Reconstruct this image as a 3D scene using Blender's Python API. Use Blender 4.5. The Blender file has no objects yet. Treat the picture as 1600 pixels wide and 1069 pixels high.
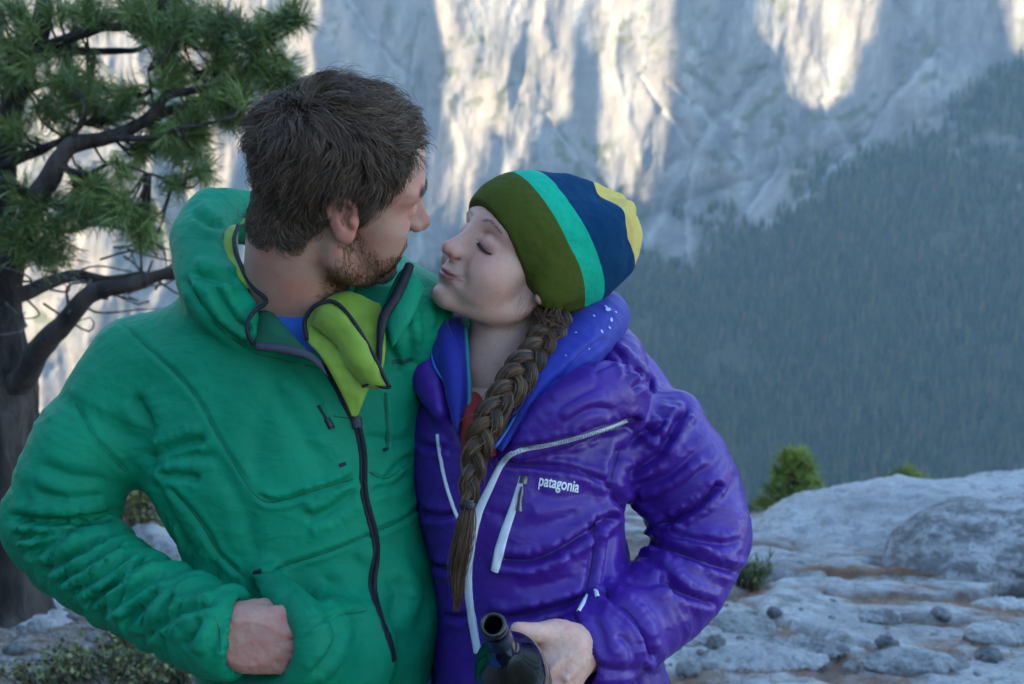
import bpy, math, random, time
import numpy as np
from mathutils import Vector, Matrix, bvhtree
T0 = time.time()
R = math.radians
random.seed(7); RNG = np.random.default_rng(7)
SC = bpy.context.scene
COL = SC.collection

# ---------------------------------------------------------------- camera, sky, sun, exposure
LENS, PITCH, CAM_Z = 40.0, R(-8.0), 1.6
FPX = 1600 * LENS / 36.0
cam_data = bpy.data.cameras.new('camera'); CAM = bpy.data.objects.new('camera', cam_data); COL.objects.link(CAM)
CAM.location = (0, 0, CAM_Z); CAM.rotation_euler = (R(90) + PITCH, 0, 0)
cam_data.lens = LENS; cam_data.sensor_width = 36.0; cam_data.clip_start = 0.05; cam_data.clip_end = 20000
cam_data.dof.use_dof = True; cam_data.dof.focus_distance = 1.37; cam_data.dof.aperture_fstop = 8.0
SC.camera = CAM

SUN_EL, SUN_AZ = R(12.0), R(-127.0)          # azimuth from +Y towards +X
SUN_DIR = np.array([math.sin(SUN_AZ) * math.cos(SUN_EL), math.cos(SUN_AZ) * math.cos(SUN_EL), math.sin(SUN_EL)])
world = bpy.data.worlds.new('World'); SC.world = world; world.use_nodes = True
wn = world.node_tree.nodes; wl = world.node_tree.links
sky = wn.new('ShaderNodeTexSky'); sky.sky_type = 'NISHITA'; sky.sun_disc = False
sky.sun_elevation = SUN_EL; sky.sun_rotation = SUN_AZ; sky.altitude = 2000; sky.ozone_density = 1.2
sky.air_density = 1.0; sky.dust_density = 0.6
hs = wn.new('ShaderNodeHueSaturation'); hs.inputs['Saturation'].default_value = 1.0; wl.new(sky.outputs[0], hs.inputs['Color'])
wl.new(hs.outputs[0], wn['Background'].inputs['Color']); wn['Background'].inputs['Strength'].default_value = 0.15
sun_l = bpy.data.lights.new('sun', 'SUN'); SUN = bpy.data.objects.new('sun', sun_l); COL.objects.link(SUN)
sun_l.energy = 5.0; sun_l.angle = R(0.4); sun_l.color = (1.0, 0.80, 0.52)
SUN.rotation_euler = Vector(tuple(-SUN_DIR)).to_track_quat('-Z', 'Y').to_euler()
SC.view_settings.view_transform = 'Standard'; SC.view_settings.look = 'None'
SC.view_settings.exposure = 2.75; SC.view_settings.gamma = 1.0; SC.view_settings.use_curve_mapping = False
SC.cycles.use_denoising = True
SC.cycles.volume_bounces = 1; SC.cycles.max_bounces = 6; SC.cycles.transparent_max_bounces = 8
SC.cycles.sample_clamp_indirect = 4.0

# camera frame <-> world
CR = np.array([1.0, 0, 0]); CF = np.array([0, math.cos(PITCH), math.sin(PITCH)]); CU = np.array([0, -math.sin(PITCH), math.cos(PITCH)])
CO = np.array([0, 0, CAM_Z])
EYE = Vector((0, 0, CAM_Z))
def c2w(p):                                   # camera frame (right, up, depth) -> world
    p = np.asarray(p, float); return CO + p[..., 0:1] * CR + p[..., 1:2] * CU + p[..., 2:3] * CF
def w2c(p):
    q = np.asarray(p, float) - CO; return np.stack([q @ CR, q @ CU, q @ CF], -1)
def pc(px, py, d):                            # place seen at a pixel of the 1600-wide frame, d metres deep, in the camera frame
    return np.array([(px - 800) / FPX * d, (534.5 - py) / FPX * d, d])
def pw(px, py, d): return c2w(pc(px, py, d))
def c2px(c):
    c = np.asarray(c, float); return c[..., 0] / c[..., 2] * FPX + 800, 534.5 - c[..., 1] / c[..., 2] * FPX
# ---------------------------------------------------------------- helpers
def tag(o, label=None, cat=None, group=None, kind=None):
    if label: o['label'] = label
    if cat: o['category'] = cat
    if group: o['group'] = group
    if kind: o['kind'] = kind
    return o
def empty(name, loc, label, cat, group=None):
    o = bpy.data.objects.new(name, None); COL.objects.link(o); o.location = tuple(loc); o.empty_display_size = .05
    return tag(o, label, cat, group)
def mesh_np(name, V, F, smooth=True):
    """V (n,3); F list of (m,k) int arrays"""
    if isinstance(F, np.ndarray): F = [F]
    F = [np.asarray(f, np.int32) for f in F if len(f)]
    me = bpy.data.meshes.new(name)
    me.vertices.add(len(V)); me.vertices.foreach_set('co', np.asarray(V, np.float32).ravel())
    nl = sum(f.size for f in F); nf = sum(len(f) for f in F)
    me.loops.add(nl); me.loops.foreach_set('vertex_index', np.concatenate([f.ravel() for f in F]))
    me.polygons.add(nf)
    tot = np.concatenate([np.full(len(f), f.shape[1], np.int32) for f in F])
    me.polygons.foreach_set('loop_start', np.concatenate([[0], np.cumsum(tot)[:-1]]).astype(np.int32))
    me.update(calc_edges=True); me.validate()
    if smooth: me.polygons.foreach_set('use_smooth', np.ones(len(me.polygons), bool))
    return me
def obj(name, me, mats=None, parent=None, loc=None):
    """link a mesh given in world coordinates; under a parent it keeps its place"""
    o = bpy.data.objects.new(name, me); COL.objects.link(o)
    for m in (mats if isinstance(mats, (list, tuple)) else [mats] if mats else []): me.materials.append(m)
    if parent is not None:
        o.parent = parent; wl_ = Vector((0, 0, 0)); q = parent
        while q is not None: wl_ += q.location; q = q.parent
        if loc is None: o.location = -wl_
        else: o.location = Vector(loc)
    elif loc is not None: o.location = loc
    return o
def attr(me, name, vals, typ='FLOAT'):
    a = me.attributes.new(name, typ, 'POINT')
    a.data.foreach_set('value' if typ == 'FLOAT' else 'color', np.asarray(vals, np.float32).ravel()); return a
def grid_faces(n, m, wrap=False):
    i, j = np.meshgrid(np.arange(n - 1), np.arange(m if wrap else m - 1), indexing='ij'); j2 = (j + 1) % m
    return np.stack([i * m + j, i * m + j2, (i + 1) * m + j2, (i + 1) * m + j], -1).reshape(-1, 4)
def sstep(a, b, x):
    t = np.clip((x - a) / (b - a), 0, 1); return t * t * (3 - 2 * t)
def unit(v):
    v = np.asarray(v, float); return v / np.maximum(np.linalg.norm(v, axis=-1, keepdims=True), 1e-12)
# gradient noise
_PT = np.random.default_rng(3).permutation(512).astype(np.int64)
_GR = unit(np.random.default_rng(4).normal(size=(512, 3)))
def perlin(p, seed=0):
    p = np.asarray(p, float); i = np.floor(p).astype(np.int64); f = p - i; u = f * f * f * (f * (f * 6 - 15) + 10)
    out = 0.0
    for dx in (0, 1):
        wx = u[..., 0] if dx else 1 - u[..., 0]
        hx = _PT[(i[..., 0] + dx + seed * 37) & 511]
        for dy in (0, 1):
            wy = u[..., 1] if dy else 1 - u[..., 1]
            hy = _PT[(hx + i[..., 1] + dy) & 511]
            for dz in (0, 1):
                wz = u[..., 2] if dz else 1 - u[..., 2]
                g = _GR[_PT[(hy + i[..., 2] + dz) & 511]]
                out = out + wx * wy * wz * (g[..., 0] * (f[..., 0] - dx) + g[..., 1] * (f[..., 1] - dy) + g[..., 2] * (f[..., 2] - dz))
    return out * 1.6
def fbm(p, octv=4, seed=0, gain=.5, lac=2.03, ridge=False):
    p = np.asarray(p, float); a, s = 1.0, 0.0
    for k in range(octv):
        n = perlin(p, seed + k)
        s = s + a * ((1 - 2 * np.abs(n)) if ridge else n); a *= gain; p = p * lac
    return s
def in_poly(x, y, poly):
    poly = np.asarray(poly, float); r = np.zeros(x.shape, bool); j = len(poly) - 1
    for i in range(len(poly)):
        xi, yi = poly[i]; xj, yj = poly[j]
        r ^= ((yi > y) != (yj > y)) & (x < (xj - xi) * (y - yi) / (yj - yi + 1e-12) + xi); j = i
    return r
def seg_dist(P, A, B):
    """distance of points P (n,k) to segment AB, and the parameter"""
    A = np.asarray(A, float); B = np.asarray(B, float); d = B - A
    t = np.clip(((P - A) @ d) / max(d @ d, 1e-12), 0, 1); return np.linalg.norm(P - A - t[..., None] * d, axis=-1), t
def poly_dist(P, pts):
    best = np.full(P.shape[:-1], 1e9); par = np.zeros_like(best); pts = np.asarray(pts, float); n = len(pts) - 1
    for k in range(n):
        d, t = seg_dist(P, pts[k], pts[k + 1]); m = d < best; best[m] = d[m]; par[m] = (k + t[m]) / n
    return best, par
def spline(pts, n):
    """Catmull-Rom through pts, n samples, even in arc length"""
    P = np.asarray(pts, float)
    if len(P) == 2: return P[0] + np.linspace(0, 1, n)[:, None] * (P[1] - P[0])
    Q = np.vstack([2 * P[0] - P[1], P, 2 * P[-1] - P[-2]]); out = []
    t = np.linspace(0, 1, 16, endpoint=False)[:, None]
    for k in range(len(P) - 1):
        a, b, c, d = Q[k:k + 4]
        out.append(.5 * (2 * b + (c - a) * t + (2 * a - 5 * b + 4 * c - d) * t ** 2 + (3 * b - a - 3 * c + d) * t ** 3))
    S = np.vstack(out + [P[-1:]]); L = np.concatenate([[0], np.cumsum(np.linalg.norm(np.diff(S, axis=0), axis=1))])
    q = np.linspace(0, L[-1], n); return np.stack([np.interp(q, L, S[:, k]) for k in range(S.shape[1])], -1)
def frames(P, up=(0, 0, 1)):
    Tn = unit(np.gradient(P, axis=0)); N = np.zeros_like(Tn); u = np.asarray(up, float)
    for k in range(len(P)):
        v = u - (u @ Tn[k]) * Tn[k]
        if np.linalg.norm(v) < 1e-3: v = np.array([1., 0, 0]) - Tn[k, 0] * Tn[k]
        N[k] = unit(v); u = N[k]
    return Tn, N, np.cross(Tn, N)
def tube_vf(P, rad, m=8, cap=True, up=(0, 0, 1), flat=1.0):
    P = np.asarray(P, float); rad = np.broadcast_to(np.asarray(rad, float), (len(P),)); Tn, N, B = frames(P, up)
    a = np.arange(m) / m * 2 * np.pi
    V = P[:, None] + rad[:, None, None] * (np.cos(a)[None, :, None] * N[:, None] * flat + np.sin(a)[None, :, None] * B[:, None])
    F = [grid_faces(len(P), m, True)]; V = V.reshape(-1, 3)
    if cap:
        n = len(V); V = np.vstack([V, P[0] - Tn[0] * rad[0] * .4, P[-1] + Tn[-1] * rad[-1] * .4]); j = np.arange(m); j2 = (j + 1) % m
        F += [np.stack([np.full(m, n), j2, j], -1), np.stack([np.full(m, n + 1), (len(P) - 1) * m + j, (len(P) - 1) * m + j2], -1)]
    return V, F
def merge(parts):
    """join (V, [F...]) lists"""
    Vs, Fs, n = [], [], 0
    for V, F in parts:
        Vs.append(V); Fs += [np.asarray(f) + n for f in (F if isinstance(F, list) else [F])]; n += len(V)
    return np.vstack(Vs), Fs
# ---------------------------------------------------------------- distance-field sculpting
class Vol:
    def __init__(s, lo, hi, h):
        s.h = h; s.lo = np.asarray(lo, float); s.n = np.ceil((np.asarray(hi) - s.lo) / h).astype(int) + 1
        s.f = np.full(s.n, 0.05, np.float32); s.ax = [s.lo[k] + h * np.arange(s.n[k]) for k in range(3)]
    def block(s, lo, hi):
        a = np.clip(np.floor((np.asarray(lo) - s.lo) / s.h).astype(int), 0, s.n); b = np.clip(np.ceil((np.asarray(hi) - s.lo) / s.h).astype(int) + 1, 0, s.n)
        sl = tuple(slice(a[k], b[k]) for k in range(3))
        if any(b <= a): return None, None
        g = np.stack(np.meshgrid(*[s.ax[k][sl[k]].astype(np.float32) for k in range(3)], indexing='ij'), -1); return sl, g
    def put(s, fn, lo, hi, k=.01, op='u'):
        sl, g = s.block(np.asarray(lo) - k * 1.2 - s.h * 2, np.asarray(hi) + k * 1.2 + s.h * 2)
        if sl is None: return
        d = fn(g); f = s.f[sl]
        if op == 'u':
            t = np.clip(k - np.abs(f - d), 0, None) / k; s.f[sl] = np.minimum(f, d) - t * t * k * .25
        elif op == 's':
            d = -d; t = np.clip(k - np.abs(f - d), 0, None) / k; s.f[sl] = np.maximum(f, d) + t * t * k * .25
        elif op == 'add': s.f[sl] = f + d
    def ell(s, c, r, k=.01, op='u', M=None):
        c = np.asarray(c, np.float32); r = np.broadcast_to(np.asarray(r, np.float32), (3,)); e = float(r.max()) if M is not None else r
        def fn(g):
            q = g - c
            if M is not None: q = q @ np.asarray(M, np.float32).T
            a = np.sqrt(((q / r) ** 2).sum(-1)); b = np.sqrt(((q / (r * r)) ** 2).sum(-1)); return np.where(b < 1e-6, -float(r.min()), a * (a - 1) / np.maximum(b, 1e-6))
        s.put(fn, c - e, c + e, k, op)
    def cone(s, a, b, ra, rb, k=.01, op='u'):
        a = np.asarray(a, np.float32); b = np.asarray(b, np.float32); d = b - a; L = float(d @ d); m = max(ra, rb)
        def fn(g):
            q = g - a; t = np.clip((q @ d) / L, 0, 1); return np.linalg.norm(q - t[..., None] * d, axis=-1) - (ra + (rb - ra) * t)
        s.put(fn, np.minimum(a, b) - m, np.maximum(a, b) + m, k, op)
    def chain(s, pts, rad, k=.01, op='u', n=None):
        P = np.asarray(pts, float); r = np.asarray(rad, float)
        if n:
            Q = spline(np.hstack([P, r[:, None]]), n); P, r = Q[:, :3], Q[:, 3]
        P = P.astype(np.float32)
        def fn(g):
            out = None
            for i in range(len(P) - 1):
                d = P[i + 1] - P[i]; q = g - P[i]; t = np.clip((q @ d) / max(float(d @ d), 1e-12), 0, 1)
                e = np.linalg.norm(q - t[..., None] * d, axis=-1) - (r[i] + (r[i + 1] - r[i]) * t).astype(np.float32)
                out = e if out is None else np.minimum(out, e)
            return out
        s.put(fn, (P - r[:, None]).min(0), (P + r[:, None]).max(0), k, op)
    def loft(s, secs, k=.01, p=2.3, op='u', axis=1):
        """elliptic sections across the 'up' axis: rows (up, cx, cz, rx, rz), going down"""
        S = np.asarray(secs, float); S = S[np.argsort(S[:, 0])]
        def fn(g):
            y = g[..., 1]; v = [np.interp(y, S[:, 0], S[:, q]).astype(np.float32) for q in range(1, 5)]
            e = (np.abs((g[..., 0] - v[0]) / v[2]) ** p + np.abs((g[..., 2] - v[1]) / v[3]) ** p) ** (1 / p)
            d = (e - 1) * np.minimum(v[2], v[3]); return np.maximum(d, np.maximum(y - S[-1, 0], S[0, 0] - y)).astype(np.float32)
        lo = [(S[:, 1] - S[:, 3]).min(), S[0, 0], (S[:, 2] - S[:, 4]).min()]; hi = [(S[:, 1] + S[:, 3]).max(), S[-1, 0], (S[:, 2] + S[:, 4]).max()]
        s.put(fn, lo, hi, k, op)
    def front(s, y, z, off=0.0):
        """foremost x of the shape at (y, z)"""
        j = int(round((y - s.lo[1]) / s.h)); k = int(round((z - s.lo[2]) / s.h)); c = s.f[:, j, k]; i = np.nonzero(c < 0)[0][-1]
        a, b = c[i], c[i + 1]; return s.lo[0] + (i + a / (a - b)) * s.h + off
    def on(s, yz, off=0.0): return [(s.front(y, z, off), y, z) for y, z in yz]
    def mesh(s):
        f = s.f.copy(); f[0], f[-1] = 1, 1; f[:, 0], f[:, -1] = 1, 1; f[:, :, 0], f[:, :, -1] = 1, 1
        V, F = surface_nets(f); return V * s.h + s.lo, F
def surface_nets(f):
    s = f < 0; n = np.array(f.shape) - 1; cnt = np.zeros(n, np.int8)
    C = [(a, b, c) for a in (0, 1) for b in (0, 1) for c in (0, 1)]
    sub = lambda A, o: A[o[0]:o[0] + n[0], o[1]:o[1] + n[1], o[2]:o[2] + n[2]]
    for o in C: cnt += sub(s, o)
    act = (cnt > 0) & (cnt < 8); ijk = np.argwhere(act); idx = np.full(n, -1, np.int32); idx[act] = np.arange(len(ijk), dtype=np.int32)
    acc = np.zeros((len(ijk), 3)); w = np.zeros(len(ijk)); val = {o: f[ijk[:, 0] + o[0], ijk[:, 1] + o[1], ijk[:, 2] + o[2]] for o in C}
    for o in C:
        for k in range(3):
            if o[k] == 0:
                q = list(o); q[k] = 1; q = tuple(q); a, b = val[o], val[q]; m = (a < 0) != (b < 0)
                t = np.where(m, a / np.where(a == b, 1, a - b), 0); p = np.zeros((len(ijk), 3)); p[:] = o; p[:, k] += t
                acc[m] += p[m]; w[m] += 1
    V = ijk + acc / np.maximum(w, 1)[:, None]; Q = []
    for k in range(3):
        a, b = [(1, 2), (2, 0), (0, 1)][k]
        A = s.take(range(0, s.shape[k] - 1), axis=k); B = s.take(range(1, s.shape[k]), axis=k); e = np.argwhere(A != B)
        e = e[(e[:, a] > 0) & (e[:, b] > 0) & (e[:, a] < n[a]) & (e[:, b] < n[b])]
        fl = A[e[:, 0], e[:, 1], e[:, 2]]
        def at(da, db):
            q = e.copy(); q[:, a] -= da; q[:, b] -= db; return idx[q[:, 0], q[:, 1], q[:, 2]]
        q = np.stack([at(1, 1), at(0, 1), at(0, 0), at(1, 0)], -1); q[~fl] = q[~fl][:, ::-1]; q = q[(q >= 0).all(1)]; Q.append(q)
    return V, np.vstack(Q)
def vnormals(V, F):
    N = np.zeros_like(V)
    for f in (F if isinstance(F, list) else [F]):
        a, b, c = V[f[:, 0]], V[f[:, 1]], V[f[:, 2]]; n = np.cross(b - a, c - a) if f.shape[1] == 3 else np.cross(V[f[:, 2]] - a, V[f[:, 3]] - b)
        for k in range(f.shape[1]):
            for q in range(3): N[:, q] += np.bincount(f[:, k], n[:, q], len(V))
    return unit(N)
def relax(V, F, it=2, lam=.5):
    E = np.vstack([np.stack([F[:, k], F[:, (k + 1) % F.shape[1]]], -1) for k in range(F.shape[1])])
    deg = np.bincount(E[:, 0], minlength=len(V)) + np.bincount(E[:, 1], minlength=len(V)); V = V.copy()
    for _ in range(it):
        A = np.stack([np.bincount(E[:, 0], V[E[:, 1], q], len(V)) + np.bincount(E[:, 1], V[E[:, 0], q], len(V)) for q in range(3)], -1)
        V = V + lam * (A / np.maximum(deg, 1)[:, None] - V)
    return V
# ---------------------------------------------------------------- materials
def mat(name, col=(.5, .5, .5), rough=.7, **kw):
    m = bpy.data.materials.new(name); m.use_nodes = True; b = m.node_tree.nodes['Principled BSDF']
    b.inputs['Base Color'].default_value = (*col, 1); b.inputs['Roughness'].default_value = rough
    for k, v in kw.items(): b.inputs[k.replace('_', ' ')].default_value = v
    return m
class NT:
    """small node-building shorthand"""
    def __init__(s, m): s.m = m; s.t = m.node_tree; s.b = s.t.nodes.get('Principled BSDF')
    def n(s, typ, **kw):
        q = s.t.nodes.new('ShaderNode' + typ)
        for k, v in kw.items():
            if k.startswith('i_'): q.inputs[k[2:].replace('_', ' ')].default_value = v
            else: setattr(q, k, v)
        return q
    def l(s, a, b): s.t.links.new(a, b)
    def coords(s, scale=(1, 1, 1), kind='Object', rot=(0, 0, 0)):
        c = s.n('TexCoord'); m = s.n('Mapping'); m.inputs['Scale'].default_value = scale; m.inputs['Rotation'].default_value = rot
        s.l(c.outputs[kind], m.inputs['Vector']); return m.outputs[0]
    def noise(s, vec, scale, detail=4, rough=.55, dist=0.0):
        q = s.n('TexNoise'); q.inputs['Scale'].default_value = scale; q.inputs['Detail'].default_value = detail
        q.inputs['Roughness'].default_value = rough; q.inputs['Distortion'].default_value = dist
        if vec is not None: s.l(vec, q.inputs['Vector'])
        return q.outputs['Fac']
    def ramp(s, fac, stops):
        q = s.n('ValToRGB'); e = q.color_ramp.elements
        while len(e) < len(stops): e.new(.5)
        for k, (p, c) in enumerate(stops): e[k].position = p; e[k].color = (*c, 1) if len(c) == 3 else c
        s.l(fac, q.inputs[0]); return q.outputs[0]
    def mix(s, fac, a, b, mode='MIX'):
        q = s.n('Mix', data_type='RGBA', blend_type=mode)
        for v, i in ((fac, 0), (a, 6), (b, 7)):
            if isinstance(v, (int, float)): q.inputs[i].default_value = v
            elif isinstance(v, tuple): q.inputs[i].default_value = (*v, 1)
            else: s.l(v, q.inputs[i])
        return q.outputs[2]
    def math(s, op, a, b=None, c=None):
        q = s.n('Math', operation=op)
        for k, v in enumerate((a, b, c)):
            if v is None: continue
            if isinstance(v, (int, float)): q.inputs[k].default_value = v
            else: s.l(v, q.inputs[k])
        return q.outputs[0]
    def attr(s, name, out='Fac'):
        q = s.n('Attribute'); q.attribute_name = name; return q.outputs[out]
    def bump(s, h, strength=.3, dist=.01, prev=None):
        q = s.n('Bump'); q.inputs['Strength'].default_value = strength; q.inputs['Distance'].default_value = dist; s.l(h, q.inputs['Height'])
        if prev is not None: s.l(prev, q.inputs['Normal'])
        s.l(q.outputs[0], s.b.inputs['Normal']); return q.outputs[0]
    def color(s, c): s.l(c, s.b.inputs['Base Color'])
    def rough(s, c): s.l(c, s.b.inputs['Roughness'])
# ---------------------------------------------------------------- far valley wall
# lower edge of the sunlight on the wall, along the frame's width: the skyline of the shading ridge
SHADE_LINE = np.array([(-900,800),(195,800),(205,-200),(222,-200),(226,800),(246,800),(252,-200),(296,-200),(304,760),(330,600),(398,430),(404,60),(478,40),(484,-200),(690,-200),(697,250),(703,366),(733,372),(737,215),
 (742,275),(757,285),(761,200),(795,215),(799,280),(832,286),(838,190),(886,180),(890,-200),(898,-200),(903,50),(928,95),(938,215),(966,300),(1018,318),(1034,230),(1042,170),(1047,-200),(1192,-200),(1198,40),(1222,90),(1230,150),(1262,172),
 (1308,148),(1316,70),(1346,50),(1352,-200),(1456,-200),(1462,85),(1486,60),(1490,-200),(1498,-200),(1502,72),(1520,76),(1524,-200),(1532,-200),(1538,82),(1600,82),(1700,20),(1760,-200)], float)
FOREST = [(560,480),(690,420),(800,430),(1000,400),(1075,420),(1140,365),(1240,330),(1300,285),(1380,235),(1450,190),(1530,140),(1600,95),(2700,-100),(2700,1300),(300,1300),(420,640)]
BARE = [[(1420,200),(1600,165),(1600,300),(1540,320),(1480,290),(1430,240)],[(1540,330),(1600,250),(1640,300),(1600,400),(1560,400)],[(1050,330),(1120,320),(1150,345),(1075,365)],
        [(1225,275),(1300,235),(1330,245),(1290,300),(1262,325)],[(1255,385),(1275,380),(1280,400),(1262,405)],[(1120,400),(1150,395),(1140,420)]]
GULLY = [([(1190,120),(1150,170),(1112,195),(1085,240),(1050,262),(1042,300),(1038,335),(1020,362),(1000,385)],7),
         ([(1460,80),(1420,130),(1375,185),(1340,232),(1300,262),(1270,300),(1200,350)],5),
         ([(1040,130),(1100,180),(1120,200)],4),([(1280,160),(1300,200),(1330,232)],4),([(1000,120),(1040,180),(1075,232)],3),
         ([(545,0),(600,80),(640,120)],3),([(850,180),(895,240),(940,300)],3),([(1390,10),(1420,60),(1440,100)],3),
         ([(1085,240),(1075,320),(1078,410)],4),([(1205,200),(1215,260),(1170,330)],3),([(660,30),(640,130),(600,260)],3),([(1580,330),(1590,300),(1600,270)],4)]
def wall_base(u, v):
    tal = np.interp(u, [-2500, -600, 0, 150, 420, 700, 2500], [-330, -330, -75, -60, 45, 140, 400])      # top of the talus
    y = 1560 - .05 * np.minimum(u, 0) + np.where(v > tal, (v - tal) * .10, 0) - np.where(v < tal, (tal - v) * 1.25, 0)
    y = y + 40 * fbm(np.stack([u / 420, v / 600, u * 0 + .5], -1), 3, 11) - .16 * np.clip(u - 150, 0, None)
    return y, tal
def build_wall():
    us = np.concatenate([np.linspace(-2600, -760, 90)[:-1], np.arange(-760, 790, 2.6), np.linspace(790, 2300, 90)[1:]])
    vs = np.concatenate([np.linspace(-900, -440, 40)[:-1], np.arange(-440, 330, 2.6), np.linspace(330, 600, 50)[1:]])
    U, V = np.meshgrid(us, vs, indexing='ij'); Y0, tal = wall_base(U, V)
    px, py = c2px(w2c(np.stack([U, Y0, V], -1)))
    wig = np.stack([px / 60, py / 60, px * 0], -1)
    qx = px + 10 * fbm(wig * 3, 4, 21); qy = py + 12 * fbm(wig * 2.2, 4, 27)
    ur = U + .35 * V
    Rr = 16 * fbm(np.stack([ur / 150, V / 420, U * 0], -1), 2, 71, ridge=True) + 6 * fbm(np.stack([(U - .2 * V) / 55, V / 220, U * 0], -1), 2, 75, ridge=True)
    def blur(A, s_, ax):
        n = int(3 * s_); k = np.exp(-.5 * (np.arange(-n, n + 1) / s_) ** 2); k /= k.sum(); w_ = [(0, 0), (0, 0)]; w_[ax] = (n, n); P = np.pad(A, w_, mode='edge')
        return sum(k[i] * P.take(range(i, i + A.shape[ax]), axis=ax) for i in range(2 * n + 1))
    steep = sstep(-25, 25, V - tal)
    q = np.stack([U / 30, V / 75, U * 0], -1)
    fine = (3.4 * fbm(q, 4, 5, .42) + 1.2 * fbm(np.stack([U / 11, V / 60, U * 0], -1), 3, 9, .4)) * (.35 + .65 * steep)
    fine += 1.6 * fbm(np.stack([U / 22, V / 22, U * 0], -1), 3, 15, .42, ridge=True) * steep
    Y = Y0 - Rr * (.25 + .75 * steep) - fine
    forest = in_poly(qx, qy, FOREST).astype(float); bare = np.zeros(px.shape, bool)
    for p in BARE: bare |= in_poly(qx, qy, p)
    forest[bare] = .62; forest = blur(blur(forest, 5.0, 0), 5.0, 1); forest = np.clip(forest * 1.15 + .45 * fbm(np.stack([U / 38, V / 30, U * 0], -1), 3, 57) * sstep(.02, .25, forest) * sstep(1, .75, forest), 0, 1); scree = np.zeros(px.shape); pp = np.stack([qx * .35 + px * .65, qy * .35 + py * .65], -1)
    for pts, w in GULLY:
        S = spline(pts, 24); near = (px > S[:, 0].min() - 40) & (px < S[:, 0].max() + 40) & (py > S[:, 1].min() - 40) & (py < S[:, 1].max() + 40)
        d, t = poly_dist(pp[near], S); g = np.exp(-(d / (1.35 * w * (.55 + .5 * t + .5 * np.clip(fbm(np.stack([px[near] / 22, py[near] / 22, d * 0], -1), 2, 81), -.6, 1)))) ** 2) * np.clip(.75 + .6 * fbm(np.stack([px[near] / 16, py[near] / 30, d * 0], -1), 3, 85), .15, 1); scree[near] = np.maximum(scree[near], g); Y[near] += 7 * np.exp(-(d / (w * 2)) ** 2)
    tuft = sstep(.1, .5, fbm(np.stack([U / 26, V / 20, U * 0], -1), 4, 33)) * sstep(-.3, .3, fbm(np.stack([U / 160, V / 160, U * 0], -1), 2, 38))
    me = mesh_np('valley_wall', np.stack([U, Y, V], -1).reshape(-1, 3), grid_faces(len(us), len(vs)))
    attr(me, 'forest', forest.ravel()); attr(me, 'scree', (scree * (1 - .5 * forest)).ravel()); attr(me, 'tuft', tuft.ravel())
    m = mat('granite_wall', rough=.95); t = NT(m); co = t.coords((1, 1, 1))
    st = t.coords((1, 1, .28)); a = t.noise(st, .035, 6, .62); b = t.noise(st, .16, 5, .6); c = t.noise(co, .012, 3)
    rock = t.ramp(a, [(.3, (.09, .09, .095)), (.5, (.19, .187, .185)), (.72, (.36, .35, .325))])
    rock = t.mix(t.ramp(b, [(.42, (0, 0, 0)), (.62, (.5, .5, .5))]), rock, (.13, .13, .12))
    rock = t.mix(t.ramp(c, [(.45, (0, 0, 0)), (.6, (.45, .45, .45))]), rock, (.27, .235, .205))
    rock = t.mix(t.math('MULTIPLY', t.attr('tuft'), .8), rock, (.085, .10, .045))
    soil = t.mix(t.noise(co, .05, 5), (.035, .05, .025), (.09, .085, .055))
    rock = t.mix(t.attr('forest'), rock, soil); rock = t.mix(t.attr('scree'), rock, (.33, .325, .32)); t.color(rock)
    t.bump(b, .6, 3.0)
    o = obj('valley_wall', me, m); tag(o, 'granite wall across the valley with sunlit ribs above a dark forest slope', 'mountain', kind='structure')
    return us, vs, Y, forest, scree, tuft, px, py
WU, WV, WY, WFOR, WSCR, WTUFT, WPX, WPY = build_wall()
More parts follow.
